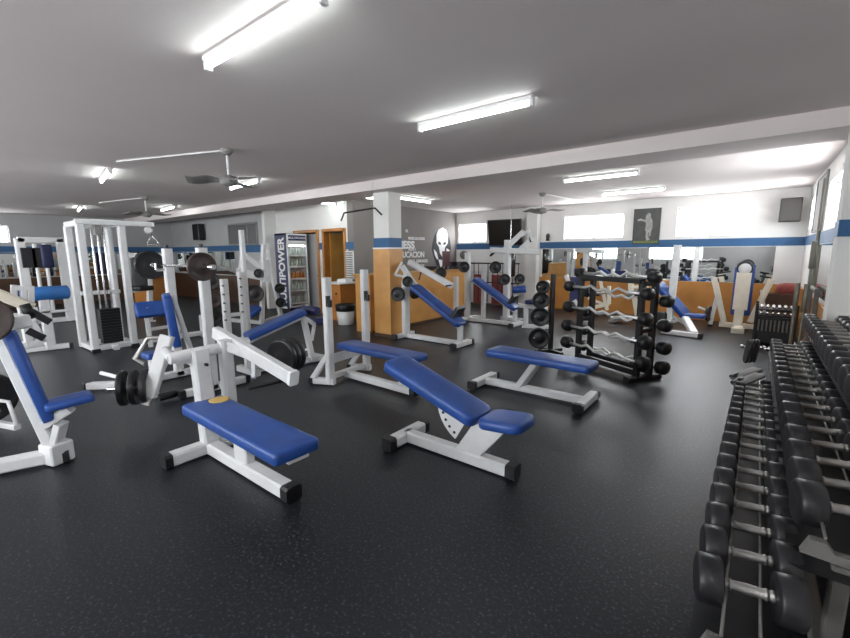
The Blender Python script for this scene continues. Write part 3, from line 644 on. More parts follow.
# ---------------------------------------------------------------- machines between the high barbell and the fridge
db = thing('decline_bench', 'blue decline bench with black foot rollers in front of the fridge', 'bench', (-5.4, 3.4, 0))
a0, a1 = V(W(246,337,.48)), V(W(303,311,.74))
MB().pad((a0+a1)/2, a1-a0, (0, 0, 1), (a1-a0).length, .28, .07).build('bench_pad', BLUE, db)
MB().beam(a0+T(0, 0, -.07), a1+T(0, 0, -.07), .07, .05).build('pad_rail', WHITE, db)
f0, f1 = V((a0.x, a0.y, .05)), V((a1.x+.02, a1.y+.25, .05))
MB().beam(f0, f1, .08, .08).beam(f1+T(-.25, 0, 0), f1+T(.25, 0, 0), .08, .08).beam(f0+T(-.22, 0, 0), f0+T(.22, 0, 0), .08, .08).build('base_beam', WHITE, db)
MB().beam(f1+T(0, -.15, 0), a1+T(0, 0, -.08), .07, .07).build('post', WHITE, db)
MB().beam(f0, a0+T(0, 0, -.08), .07, .07).build('post', WHITE, db)
MB().beam(a1+T(0, 0, -.08), a1+T(.02, .16, -.20), .05, .05).beam(a1+T(.02, .16, -.20), a1+T(.02, .10, -.42), .04, .04).build('roller_arm', WHITE, db)
MB().cyl(a1+T(-.16, .12, .0), a1+T(.16, .12, .0), .055).build('foot_roller', NAVY, db)
MB().cyl(a1+T(-.14, .22, -.16), a1+T(.22, .22, -.16), .055).build('foot_roller', NAVY, db)
sq = thing('squat_rack', 'white rack with pegs and three posts behind the lever press', 'exercise machine', (-6.5, 3.4, 0))
A0, B0 = V(W(229,345,0)), V(W(246,342,0))
for p, h, w in ((A0, HZ(224,279,A0), .11), (B0, HZ(241,272,B0), .11)):
    MB().beam(p, p+T(0, 0, h), w, .09, up=(1, 0, 0)).build('post', WHITE, sq)
    for k in range(5): MB().cyl(p+T(0, 0, h-.12-.14*k), p+T(.10, -.08, h-.10-.14*k), .014, 8).build('peg', DPLAS, sq)
MB().beam(B0+T(-.35, .25, 0), B0+T(-.35, .25, HZ(234,230,B0+T(-.35,.25,0))), .08, .08, up=(1, 0, 0)).build('tall_post', WHITE, sq)
MB().beam(A0+T(0, 0, .06), B0+T(0, 0, .06), .07, .07).beam(B0+T(0, 0, .06), B0+T(-.35, .25, .06), .07, .07).beam(A0+T(0, 0, .5), B0+T(0, 0, .5), .06, .06).build('cross_beam', WHITE, sq)
lv = thing('lever_row_machine', 'white lever machine with dark plates beside the fridge', 'exercise machine', (-7.4, 4.3, 0))
G = V(W(262,325,0)); G2 = V(W(281,318,0))
MB().beam(G+T(0, 0, .05), G2+T(0, 0, .05), .08, .08).beam(G+T(0, 0, .05), G+T(-.9, -.2, .05), .08, .08).build('base_beam', WHITE, lv)
MB().beam(G+T(.0, 0, .05), G+T(.10, .1, HZ(268,244,G)), .09, .09).build('sloped_post', WHITE, lv)
MB().beam(G2+T(0, 0, .05), G2+T(-.28, -.1, HZ(274,243,G2)), .10, .08).build('sloped_post', WHITE, lv)
h = lambda x, y: V(W3(x, y, G))
MB().beam(h(236,272), h(266,277), .17, .16).beam(h(243,254), h(264,270), .10, .10).beam(h(243,252), h(240,274), .08, .08).beam(h(264,260), h(266,282), .16, .16).build('lever_arms', WHITE, lv)
MB().beam(h(206,262), h(236,272), .05, .05).build('side_bar', GREYP, lv)
q = h(252,311)
MB().pad(q, (1, .2, 0), (0, -.5, 1), .34, .36, .08).build('seat_pad', BLUE, lv)
plate(h(259,273)+T(.12, -.08, 0), (1, -.6, 0), .095, .05, IRON, 'small dark plate high on the lever machine beside the fridge')
plate(h(255,293)+T(.14, -.10, 0), (1, -.6, 0), .19, .05, IRON, 'large dark plate below the lever arm beside the fridge')
for k, (x, y) in enumerate(((280,288), (281,302))):
    plate(V(W3(x, y, G2))+T(.08, -.06, 0), (1, -.6, 0), .115, .06, RUB, ['upper black plate hung on the post against the fridge side', 'lower black plate hung on the post against the fridge side'][k])
# ---------------------------------------------------------------- fridge
fg = thing('drinks_fridge', 'tall drinks fridge with navy lettered side and glass door', 'fridge', (-9.45, 6.40, 0))
X0, X1, YC, HF = -9.62, -9.12, 6.70, 2.0
YA = 6.12
MB().box(((X0+X1)/2, (YA+YC)/2, .06), (X1-X0-.04, YC-YA-.02, .12)).build('plinth', DPLAS, fg)
b = MB(); t_ = .035
for c, s in ((((X0+X1)/2, YA+t_/2, 1.06), (X1-X0, t_, HF-.12)), (((X0+X1)/2, YC-t_/2, 1.06), (X1-X0, t_, HF-.12)), ((X0+t_/2, (YA+YC)/2, 1.06), (t_, YC-YA-.002, HF-.12)), (((X0+X1)/2, (YA+YC)/2, HF-.02), (X1-X0, YC-YA, .04)), (((X0+X1)/2, (YA+YC)/2, .14), (X1-X0, YC-YA, .04))): b.box(c, s)
b.build('cabinet', NAVY, fg)
MB().box((X1+.01, (YA+YC)/2, HF-.12), (.03, YC-YA-.01, .22)).build('header', PLAS, fg)
MB().box((X1+.028, (YA+YC)/2, HF-.11), (.006, YC-YA-.08, .13)).build('header_sign', NAVY, fg)
text_mesh('header_lettering', 'MULTIPOWER', .078, PLAS, fg, (X1+.032, (YA+YC)/2, HF-.137), (0, 1, 0), (0, 0, 1), .001, 'CENTER', 1.0, .001)
text_mesh('side_lettering', 'MULTIPOWER', .36, PLAS, fg, (X1-.12, YA-.003, .12), (0, 0, 1), (-1, 0, 0), .001, 'LEFT', .62, .012, fit=1.78)
dr = MB()
for p, q in (((YA+.02, .16), (YA+.02, 1.76)), ((YC-.02, .16), (YC-.02, 1.76)), ((YA, .18), (YC, .18)), ((YA, 1.75), (YC, 1.75))): dr.beam((X1+.012, p[0], p[1]), (X1+.012, q[0], q[1]), .045, .04, up=(1, 0, 0))
do = dr.build('door_frame', PLAS, fg); MB().box((X1+.012, (YA+YC)/2, .965), (.006, YC-YA-.06, 1.55)).build('glass', PANE, do)
MB().cyl((X1-.03, YA+.05, 1.70), (X1-.03, YC-.05, 1.70), .018).build('inner_light', BULB, fg)
MB().box((X0+.05, (YA+YC)/2, .95), (.01, YC-YA-.08, 1.56)).build('inner_back', LABEL, fg)
shelf_z = [.24, .56, .86, 1.16, 1.44]
for z in shelf_z: MB().box((X1-.25, (YA+YC)/2, z), (.46, YC-YA-.08, .02)).box((X1-.02, (YA+YC)/2, z+.015), (.015, YC-YA-.08, .04)).build('shelf', PLAS, fg)
def bottle0(m, capm, label, loc):
    r = thing('drink_bottle', label, 'bottle', loc, 'bottles in the fridge')
    x, y, z = loc
    MB().lathe(loc, (0, 0, 1), [(0, .026), (.005, .03), (.12, .03), (.15, .024), (.175, .012), (.185, .012)], 10).build('body', m, r)
    MB().cyl((x, y, z+.183), (x, y, z+.20), .014, 8).build('cap', capm, r); return r
for c, s in (((X0+.25, YC-t_-.004, .95), (.44, .004, 1.56)), ((X0+.25, YA+t_+.004, .95), (.44, .004, 1.56))): MB().box(c, s).build('inner_liner', LABEL, fg)
rows = ['bottom', 'second lowest', 'middle', 'second highest', 'top']
for zi, z in enumerate(shelf_z):
    mm = SKIN if zi == 2 else BOTTLE
    p0 = None
    for k in range(6):
        y = YA+.085 + k*.082; loc = (X1-.075, y, z+.012); lab = 'drink bottle on the %s fridge shelf, %s' % (rows[zi], ['at the left end', 'second from the left', 'third from the left', 'third from the right', 'second from the right', 'at the right end'][k])
        if p0 is None: p0 = bottle0(mm, PLAS, lab, loc)
        else: dup(p0, loc, lab)
# ---------------------------------------------------------------- reception corner
ct = thing('reception_counter', 'long orange wooden reception counter under the grey mural wall', 'counter', (-5.75, 7.1, 0))
MB().box((-5.62, 7.12, .56), (.04, 3.30, 1.02)).build('front_panel', COUNTM, ct)
MB().box((-5.82, 7.12, 1.09), (.50, 3.36, .04), 0, .008).build('top', YWOOD, ct)
MB().box((-5.63, 7.12, .03), (.05, 3.30, .06)).build('plinth', BROWNW, ct)
MB().box((-5.80, 8.76, .54), (.40, .03, 1.06)).box((-5.80, 5.50, .54), (.40, .03, 1.06)).build('side_panel', COUNTM, ct)
MB().box((-5.595, 7.12, .72), (.01, 3.28, .018)).build('trim_strip', YWOOD, ct)
mo = thing('monitor', 'maroon backed screen standing on the reception counter before the painted face', 'monitor', (-5.82, 8.22, 1.11))
MB().box((-5.82, 8.22, 1.36), (.04, .42, .36), .25, .008).build('screen_housing', MAROON, mo); MB().cyl((-5.82, 8.22, 1.11), (-5.82, 8.22, 1.22), .03).lathe((-5.82, 8.22, 1.11), (0, 0, 1), [(0, .11), (.012, .11), (.02, .04)], 20).build('stand', DPLAS, mo)
b = MB(); b.lathe((-5.80, 7.62, 1.11), (0, 0, 1), [(0, .05), (.05, .13), (.09, .17)], 20); b.lathe((-5.80, 7.62, 1.20), (0, 0, 1), [(0, .17), (.01, .17)], 20)
b.solo('desk_bowl', DPLAS, 'low black bowl on the reception counter left of the maroon screen', 'bowl')
b = MB(); b.box((-5.82, 8.60, 1.20), (.25, .22, .18), 0, .01); b.solo('card_terminal', DPLAS, 'small dark box on the counter end right of the maroon screen', 'box')
# waste bin
bn_ = thing('waste_bin', 'round white waste bin with a black bag near the orange door frame', 'bin', W(346,324,0))
bx, by, _ = W(346,324,0)
MB().lathe((bx, by, 0), (0, 0, 1), [(0, .16), (.005, .165), (.36, .20)], 24).build('bin_body', PLAS, bn_)
MB().lathe((bx, by, .36), (0, 0, 1), [(-.07, .206), (.0, .212), (.06, .215), (.075, .19), (.03, .16)], 24).build('bin_bag', BAGM, bn_)
# card rack and side desk in the corner
cr_ = thing('card_rack', 'white slotted card rack on the wall left of the orange column', 'card rack', (-7.50, YF-.02, 1.5))
MB().box((-7.52, YF-.03, 1.23), (.26, .03, .66)).build('board', PLAS, cr_)
for k in range(12): MB().box((-7.52, YF-.055, .94+.052*k), (.24, .025, .028)).build('slot', GREYP, cr_)
dk = thing('side_desk', 'narrow orange cabinet with white top below the card rack', 'cabinet', (-7.30, 6.30, 0))
MB().box((-7.38, 6.36, .42), (.40, .5, .82)).build('body', ORWOOD, dk); MB().box((-7.40, 6.34, .845), (.56, .60, .03), 0, .006).build('top', PLAS, dk)
MB().cyl((-7.3, 6.10, .62), (-7.3, 6.08, .62), .02).build('knob', DPLAS, dk)
b = MB(); b.box((-7.30, 6.36, .90), (.22, .3, .07), .3, .005); b.solo('paper_stack', LABEL, 'white paper stack on the narrow cabinet below the card rack', 'papers')
# hanging dark coat inside the second doorway
b = MB(); b.loft([[(-8.06+dx*w, 8.33+dy*.06, z) for dx, dy in ((-1, 0), (-.6, -1), (.6, -1), (1, 0), (.6, .6), (-.6, .6))] for z, w in ((1.02, .15), (1.2, .19), (1.5, .17), (1.66, .13), (1.72, .03))], smooth=True)
b.solo('hanging_coat', CLOTH, 'dark coat hanging inside the open orange doorway', 'coat')
b = MB(); b.box((-8.0, 8.15, .30), (.45, .35, .6), 0, .02); b.solo('stool_box', BROWNW, 'dark brown box on the floor inside the open orange doorway', 'box')
# lat bar hung on the column
lb = thing('lat_bar', 'black cambered bar hanging beside the top of the orange column', 'bar', (-5.9, 5.3, 2.0))
PB = V((-5.35, 4.85, 0)); pts = [W3(341,221,PB), W3(344,213,PB), W3(375,208,PB), W3(382,215,PB)]
p_ = [V(q) for q in pts]
MB().tube([p_[0], p_[0].lerp(p_[1], .9), p_[1], p_[1].lerp(p_[2], .05), p_[1].lerp(p_[2], .95), p_[2], p_[2].lerp(p_[3], .1), p_[3]], .014).build('bar', DPLAS, lb)
MB().cyl(p_[2].lerp(p_[1], .15), V((p_[2].x-.05, p_[2].y+.02, HC)), .0025, 6).build('hanging_cable', CHROME, lb)
# ---------------------------------------------------------------- railing and red panels at the foot of the back windows
rl = thing('stair_railing', 'dark metal stair railing with red panels below the left back window', 'railing', (-6.2, 10.5, 0))
b = MB(); ry = 10.55
b.beam((-7.3, ry, 1.20), (-5.05, ry, 1.20), .04, .04).beam((-7.3, ry, .66), (-5.05, ry, .66), .03, .03)
for k in range(15): b.beam((-7.25+.155*k, ry, .1), (-7.25+.155*k, ry, 1.2), .018, .018, up=(1, 0, 0))
b.build('bars', BSTEEL, rl)
for x0, x1 in ((-7.3, -6.9), (-6.55, -6.25), (-5.95, -5.5)): MB().box(((x0+x1)/2, ry+.12, .45), (x1-x0, .03, .85)).build('red_panel', REDM, rl)
MB().box((-6.2, ry+.12, .94), (2.2, .03, .05)).build('top_board', WHITE, rl)
# dark hanging bag and cabinet by the pillar
pb = thing('punching_bag', 'dark slim hanging punching bag left of the white pillar', 'punching bag', (-5.15, 10.2, .9))
px_, py_ = WX(526,270,-5.0)[0], WX(526,270,-5.0)[1]
MB().lathe((px_, 9.9, .88), (0, 0, 1), [(0, .10), (.03, .14), (.70, .14), (.74, .10)], 20).build('bag', SCREEN, pb)
MB().cyl((px_, 9.9, 1.6), (px_, 9.9, HC), .008, 6).build('chain', CHROME, pb)
# ---------------------------------------------------------------- incline lever presses in front of the counter
def incline(label_, name, X, Y, sc=1.0, arm=True, mirrorm=WHITE):
    t = thing(name, label_, 'exercise machine', (X, Y, 0))
    L = 1.22
    MB().beam((X, Y, .05), (X+L, Y-.02, .05), .08, .08).build('base_beam', WHITE, t)
    MB().beam((X-.02, Y-.22, .05), (X-.02, Y+.30, .05), .09, .08).build('cross_foot', WHITE, t)
    MB().beam((X+L, Y-.25, .05), (X+L, Y+.22, .05), .09, .08).build('cross_foot', WHITE, t)
    for x in (X-.02, X+L):
        for e in (-1, 1): cap((x, Y+e*.26, .05), (0, e, 0), .09, .08, t)
    MB().beam((X+.02, Y, .05), (X+.02, Y, 1.02 if arm else 1.5), .13, .10, up=(1, 0, 0)).build('main_post', WHITE, t)
    MB().beam((X+L-.04, Y, .05), (X+L-.04, Y, .34), .08, .08, up=(1, 0, 0)).build('front_post', WHITE, t)
    a = V((X+.16, Y, .90)); b_ = V((X+L-.05, Y, .30)) ; d = b_-a
    MB().beam(a, b_, .08, .05).build('pad_rail', WHITE, t)
    nn = V((.45, 0, .89))
    MB().pad(a.lerp(b_, .52)+V((.03, 0, .06)), d, nn, d.length*.98, .28, .08, cr=.05).build('backrest', BLUE, t)
    MB().prism([(X+L-.22, Y-.13, .42), (X+L-.04, Y-.13, .66), (X+L-.02, Y-.13, .62), (X+L-.16, Y-.13, .40)], (0, .26, 0)).build('foot_plate', DPLAS, t)
    return t
c4 = incline('incline lever press with blue pad in front of the orange counter', 'incline_lever_press', -4.86, 5.60)
P0 = V((-4.86, 5.60, 0)); g4 = lambda x, y, o=(0, 0, 0): V(W3(x, y, P0+V(o)))+V(o)*0
MB().beam(g4(402,266), g4(419,291), .10, .10).beam(g4(395,275), g4(402,262), .04, .04).beam(g4(395,275), g4(408,277), .04, .04).beam((-4.84, 5.60, 1.0), g4(407,272), .10, .09).build('head_frame', WHITE, c4)
MB().beam(g4(409,262, (0, .3, 0)), g4(452,286, (.5, .2, 0)), .09, .10).build('lever_arm', WHITE, c4)
MB().cyl(g4(446,286, (.5, .0, 0)), g4(452,285, (.5, .2, 0)), .015).cyl(g4(421,272, (.1, .1, 0)), g4(419,280, (.1, .1, 0)), .012).build('hand_grip', RUB, c4)
plate(g4(407,281)+T(.10, -.10, 0), (.6, -.8, 0), .092, .05, RUB, 'black plate high on the incline lever press near the counter')
plate((-4.86, 5.42, .80), (.25, -1, 0), .125, .07, RUB, 'low front black plate on the post of the incline lever press by the counter')
plate((-4.80, 5.80, .80), (.25, 1, 0), .115, .07, RUB, 'low rear black plate on the post of the incline lever press by the counter')
plate(g4(441,273, (.4, .55, 0)), (.6, -.8, 0), .10, .05, RUB, 'black plate behind the arm of the incline lever press, against the counter edge')
c5 = incline('incline bench with blue pad behind the counter end, two rows back', 'incline_bench', -5.0, 7.85, arm=False)
MB().beam((-4.98, 7.4, 1.0), (-4.98, 7.4, .05), .09, .09, up=(1, 0, 0)).beam((-4.98, 7.4, .06), (-4.98, 7.85, .06), .07, .07).build('side_post', WHITE, c5)
MB().beam((-4.74, 8.14, .05), (-4.74, 8.14, 1.25), .09, .09, up=(1, 0, 0)).beam((-4.98, 8.1, .06), (-4.74, 8.14, .06), .07, .07).build('rear_post', WHITE, c5)
plate(W3(464,267,V((-4.98,7.75,0))), (.7, -.7, 0), .12, .06, RUB, 'black plate at the top of the incline bench post beside the counter end')
plate(W3(464,255,V((-4.98,7.95,0))), (.7, -.7, 0), .095, .03, SADDLE, 'pale grey disc above the black plate of the incline bench post')
# tall lever machine with arms reaching up in front of the television
c6 = thing('shoulder_lever_machine', 'tall white lever machine with arms rising in front of the television', 'exercise machine', (-3.9, 8.2, 0))
Q = V((-4.28, 8.35, 0)); g6 = lambda x, y: V(W3(x, y, Q))
MB().beam((Q.x, Q.y, .03), (Q.x, Q.y, HZ(508,240,Q)), .15, .12, up=(1, 0, 0)).build('main_post', WHITE, c6)
MB().beam((Q.x-.12, Q.y, .05), (Q.x+.45, Q.y, .05), .09, .08).beam((Q.x, Q.y-.1, .05), (Q.x, Q.y+.4, .05), .09, .08).build('base_beam', WHITE, c6)
MB().beam(g6(490,250), g6(540,252), .16, .12).build('cross_head', WHITE, c6)
MB().beam(g6(502,252), g6(524,231), .09, .11).beam(g6(508,254)+T(.1, .2, 0), g6(526,235)+T(.1, .2, 0), .09, .11).build('lever_arm', WHITE, c6)
MB().beam(g6(522,236), g6(530,229), .05, .05).beam(g6(528,229), g6(532,241), .05, .05).build('arm_end', WHITE, c6)
MB().cyl(g6(490,256), g6(497,250), .025).cyl(g6(530,235), g6(531,242), .025).build('hand_grip', RUB, c6)
for (x, y, r, lab) in ((494,267,.13,'black plate on the left arm of the tall lever machine before the television'), (503,279,.12,'black plate on the post front of the tall lever machine before the television'), (512,279,.11,'black plate on the post rear of the tall lever machine before the television')):
    plate(g6(x, y)+(T(.10, -.12, 0) if x != 512 else T(.12, .12, 0)), (.7, -.7, 0), r, .07, RUB, lab)
# white seated machines behind the barbell rack
s7 = thing('seated_leg_machine', 'white seated machine with small blue roller behind the left end of the barbell rack', 'exercise machine', (-3.0, 8.6, 0))
Q = V((-3.1, 8.0, 0)); g7 = lambda x, y: V(W3(x, y, Q))
MB().beam(g7(522,326), g7(552,327), .08, .08).beam(g7(526,326), g7(526,300), .08, .08).beam(g7(518,305), g7(548,309), .08, .08).beam(g7(541,326), g7(541,305), .08, .08).build('frame', WHITE, s7)
MB().beam(g7(536,304), g7(549,281), .14, .06).build('sloped_panel', CREAM, s7)
MB().cyl(g7(513,290), g7(526,289), .07).build('roller', BLUE, s7)
MB().pad(g7(537,302), (1, 0, 0), (0, 0, 1), .4, .3, .08).build('seat', NAVY, s7)
s8 = thing('a_frame_machine', 'cream slanted frame machine with dark pads seen through the barbell rack', 'exercise machine', (-2.4, 9.2, 0))
Q = V((-2.6, 9.3, 0)); g8 = lambda x, y: V(W3(x, y, Q))
MB().beam(g8(566,275), g8(574,300), .09, .09).beam(g8(574,300), g8(589,324), .12, .12).beam(g8(577,324), g8(596,326), .1, .08).build('slanted_post', WHITE, s8)
MB().beam(g8(590,308), g8(609,304), .07, .07).beam(g8(609,304), g8(609,286), .07, .07).beam(g8(600,280), g8(607,310), .07, .07).beam(g8(588,291), g8(597,290), .08, .05).beam(g8(588,298), g8(608,306), .05, .05).build('cream_frame', CREAM, s8)
MB().pad(g8(577,291)+T(0, 0, 0), (0, 0, 1), (.3, -1, 0), .62, .30, .10).build('pad', NAVY, s8)
s9 = thing('calf_machine', 'cream machine with a wide sloped panel seen through the right half of the barbell rack', 'exercise machine', (-1.9, 9.5, 0))
Q = V((-2.0, 9.6, 0)); g9 = lambda x, y: V(W3(x, y, Q))
MB().beam(g9(631,283), g9(631,296), .10, .10).beam(g9(631,287), g9(649,287), .06, .06).build('upper_frame', CREAM, s9)
MB().beam(g9(640,328), g9(634,296), .34, .10).build('sloped_panel', CREAM, s9)
MB().beam(g9(626,329), g9(650,329), .1, .08).build('base', WHITE, s9)
MB().pad(g9(640,294), (1, 0, 0), (0, -.4, 1), .5, .3, .08).build('pad', SADDLE, s9)
MB().beam(g9(609,322), g9(626,316), .3, .06).build('foot_plate', SADDLE, s9)
# ---------------------------------------------------------------- incline bench by the back mirror and chest press
r2 = thing('incline_bench_press', 'blue incline bench beside a tall white post right of the barbell rack', 'bench', (-1.1, 9.2, 0))
P2 = V((-1.2, 9.3, 0)); g = lambda x, y: V(W3(x, y, P2))
MB().beam(P2+T(-.06, 0, .03), P2+T(-.02, 0, 1.62), .15, .12, up=(1, 0, 0)).build('main_post', WHITE, r2)
MB().beam(W(662,331,.05), W(700,336,.05), .09, .08).build('base_beam', WHITE, r2); cap(W(700,336,.05), (1, -.3, 0), .09, .08, r2)
MB().beam(W(694,334,.06), g(684,316), .12, .10).beam(g(672,322), g(690,316), .05, .05).beam(g(672,316), g(692,328), .05, .05).build('seat_post', WHITE, r2)
a0, a1 = g(659,284), g(686,315)
MB().pad((a0+a1)/2, a1-a0, (.6, -.3, .6), (a1-a0).length*1.0, .28, .09).build('backrest', BLUE, r2)
MB().pad(g(694,315.5), (1, -.1, 0), (0, 0, 1), .36, .28, .07).build('seat_pad', BLUE, r2)
b = MB(); b.box(g(661,318)+T(0, 0, 0), (.22, .2, .24), 0, .03); b.build('counterweight', RUB, r2)
r3 = thing('chest_press_machine', 'cream chest press with two slanted arms and upright blue pad before the back mirror', 'exercise machine', (-.2, 10.1, 0))
P3 = V((-.18, 10.1, 0)); g = lambda x, y: V(W3(x, y, P3))
def gy(x, y, Y): return V((g(x, y).x*Y/10.1 if False else g(x, y).x, Y, g(x, y).z))
MB().beam(g(719,324), g(755,327), .12, .09).beam(P3+T(0, -.55, .05), P3+T(0, .1, .05), .14, .09).build('base_beam', CREAM, r3)
MB().box(P3+T(0, -.55, .05), (.2, .12, .10), 0, .01).build('front_foot', CREAM, r3)
MB().beam(P3+T(-.02, -.15, .05), P3+T(.0, -.12, 1.08), .10, .15, up=(1, 0, 0)).beam(P3+T(-.01, -.20, .40), P3+T(0, -.18, 1.10), .05, .23, up=(1, 0, 0)).build('back_post', CREAM, r3)
MB().pad(P3+T(0, -.04, .74), (0, 0, 1), (0, -1, 0), .92, .31, .09).build('backrest', BLUE, r3)
MB().lathe(P3+T(0, -.05, 1.19), (0, -1, 0), [(-.05, .06), (-.04, .13), (.04, .13), (.05, .06)], 20).build('head_rest', DPLAS, r3)
MB().lathe(P3+T(0, -.05, 1.17), (0, -1, 0), [(.052, .10), (.06, .10), (.064, .02)], 20).build('head_cover', WHITE, r3)
for (x0, y0, x1, y1) in ((714,278,724,322), (772,279,750,322)):
    MB().beam(g(x0, y0), g(x1, y1)+T(0, 0, 0), .11, .10).build('slanted_arm', CREAM, r3)
MB().beam(g(717,297), g(710,325), .07, .07).beam(g(762,290), g(764,315), .06, .06).build('front_brace', WHITE, r3)
MB().cyl(g(716,276), g(726,275), .02).cyl(g(760,276), g(771,278), .02).build('hand_grip', RUB, r3)
MB().cyl(g(698,307), g(708,311), .022).build('plate_pin', PLAS, r3); cap(g(710,325)+T(0, 0, 0), (0, 0, -1), .07, .07, r3)
plate(g(709,313)+T(.0, -.1, 0), (1, -.2, 0), .15, .05, BROWNI, 'dark plate on the left leg of the cream chest press')
# ---------------------------------------------------------------- rack of fixed barbells
er = thing('barbell_rack', 'black upright rack holding fixed cambered barbells in the middle of the room', 'barbell rack', (-1.4, 5.7, 0))
ux = V((.86, -.51, 0)).normalized(); ny = V((.51, .86, 0)).normalized()
L0, R0_ = V((-1.83, 5.72, 0)), V((-1.0, 5.25, 0))
HTP = 1.17
for p in (L0, R0_):
    for o in (0, .20):
        q = p + ny*o
        MB().beam(q+T(0, 0, .03), q+T(0, 0, HTP), .06, .07, up=ux).build('upright', BSTEEL, er)
    MB().beam(p-ny*.12+T(0, 0, .035), p+ny*.34+T(0, 0, .035), .07, .06).build('foot', BSTEEL, er)
    cap(p-ny*.12+T(0, 0, .035), -ny, .07, .06, er); cap(p+ny*.34+T(0, 0, .035), ny, .07, .06, er)
    MB().beam(p+T(0, 0, .6), p+ny*.20+T(0, 0, .6), .05, .05).beam(p+T(0, 0, HTP-.03), p+ny*.20+T(0, 0, HTP-.03), .05, .05).build('side_beam', BSTEEL, er)
MB().beam(L0+T(0, 0, .10), R0_+T(0, 0, .10), .05, .07).build('front_beam', BSTEEL, er)
MB().beam(L0+T(0, 0, HTP), R0_+ny*.0+T(0, 0, HTP), .10, .06).build('top_beam', BSTEEL, er)
MB().beam(L0+ny*.20+T(0, 0, .10), R0_+ny*.20+T(0, 0, .10), .05, .07).build('rear_beam', BSTEEL, er)
MB().box(R0_+ny*.1+T(.02, 0, HTP+.09), (.10, .08, .10), -.5, .01).build('top_clamp', BSTEEL, er)
def fixed_bar(c, half, r, label, group, ez=True, hl=.11):
    t = thing('fixed_barbell', label, 'barbell', c, group); c = V(c)
    pts = [c-ux*half]
    if ez:
        for s, dz, dy in ((-.62, 0, 0), (-.42, .035, 0), (-.20, -.02, 0), (0, .012, 0), (.20, -.02, 0), (.42, .035, 0), (.62, 0, 0)): pts.append(c+ux*half*s*.95+T(0, 0, dz)-ny*abs(dz)*.3)
    pts.append(c+ux*half)
    MB().tube(pts, .017, 8).build('bar', CHROMEB, t)
    for e in (-1, 1):
        MB().lathe(c+ux*e*half, ux*e, [(-.015, .024), (0, .03), (.004, r*.90), (.016, r), (hl-.02, r), (hl-.005, r*.9), (hl, r*.45), (hl+.006, .02)], 20).build('weight_head', RUB, t)
    return t
nm = ['lowest', 'second lowest', 'second highest', 'highest']
for i, (z, r, hf) in enumerate(((.26, .082, .58), (.50, .080, .58), (.76, .076, .57), (1.04, .070, .57))):
    c = (L0+R0_)/2 - ny*.075; fixed_bar((c.x, c.y, z), hf, r, nm[i]+' cambered barbell on the front side of the black rack', 'barbells on the front of the rack')
    for p in (L0, R0_): MB().beam(p-ny*.02+T(0, 0, z-.03), p-ny*.10+T(0, 0, z-.025), .03, .02).build('bar_cradle', BSTEEL, er)
for i, (z, r, hf) in enumerate(((.17, .082, .60), (.40, .078, .60), (.66, .074, .59), (.94, .070, .59))):
    c = (L0+R0_)/2 + ny*.275 - ux*.06; fixed_bar((c.x, c.y, z), hf, r, nm[i]+' cambered barbell on the rear side of the black rack', 'barbells on the rear of the rack', ez=True)
    for p in (L0, R0_): MB().beam(p+ny*.22+T(0, 0, z-.03), p+ny*.31+T(0, 0, z-.025), .03, .02).build('bar_cradle', BSTEEL, er)
fixed_bar(tuple((L0+R0_)/2+ny*.06+T(0, 0, HTP+.05)), .53, .068, 'topmost cambered barbell lying on top of the black rack', None)
# plates on the pegs of a plate tree at the left side of the rack
pt = thing('plate_tree', 'black plate tree with graded plates at the left end of the barbell rack', 'plate rack', (-2.35, 5.95, 0))
PT = V((-2.35, 6.05, 0))
MB().beam(PT+T(0, 0, .02), PT+T(0, 0, 1.18), .06, .06, up=ux).build('upright', BSTEEL, pt)
MB().beam(PT-ux*.26+T(0, 0, .03), PT+ux*.26+T(0, 0, .03), .06, .05).beam(PT-ny*.26+T(0, 0, .03), PT+ny*.2+T(0, 0, .03), .06, .05).build('foot', BSTEEL, pt)
ds = V((-.45, -.89, 0)).normalized()*1.0
for i, (x, y, r, lab) in enumerate(((539,338,.155,'largest plate, lowest on the plate tree left of the barbell rack'), (540,316.5,.142,'second lowest plate on the plate tree left of the barbell rack'), (541,300,.125,'second highest plate on the plate tree left of the barbell rack'), (543,287,.10,'smallest plate, highest on the plate tree left of the barbell rack'))):
    p = V(W3(x, y, PT-ny*.10)); z = p.z
    MB().cyl((PT.x, PT.y, z), p+(p-PT-T(0, 0, z))*.5, .014, 8).build('peg', CHROME, pt)
    plate(p, (.35, -.9, 0), r, .09, RUB, lab, 'plates on the tree beside the barbell rack')
# ---------------------------------------------------------------- dumbbells
def dumbbell(label, loc, L, r, group, mhead=HEXR, mgrip=KNURL):
    t = thing('dumbbell', label, 'dumbbell', loc, group); x, y, z = loc; hl = L*.255
    g = MB(); n = 16
    prof = [(-L/2+hl*.9, .013), (-L/2+hl+.004, .019), (-L/2+hl+.010, .019), (-L/2+hl+.012, .0145), (-L/2+hl+.017, .0145), (-L/2+hl+.019, .019), (-L/2+hl+.025, .019), (-L/2+hl+.028, .0155)]
    prof = prof + [(0, .0175)] + [(-a, b_) for a, b_ in reversed(prof)]
    g.lathe(loc, (1, 0, 0), prof, n); g.build('handle', mgrip, t)
    for e in (-1, 1):
        MB().lathe((x+e*(L/2-hl), y, z), (e, 0, 0), [(0, .03), (.001, r*.93), (.006, r), (hl-.008, r), (hl-.003, r*.93), (hl, r*.80), (hl-.004, .01)], 28).build('weight_head', mhead, t)
    return t
ORD = ['nearest the camera', 'second from the near end', 'third from the near end', 'fourth from the near end', 'fifth from the near end', 'sixth from the near end', 'seventh from the near end', 'eighth from the near end', 'ninth from the near end', 'tenth from the near end', 'eleventh from the near end']
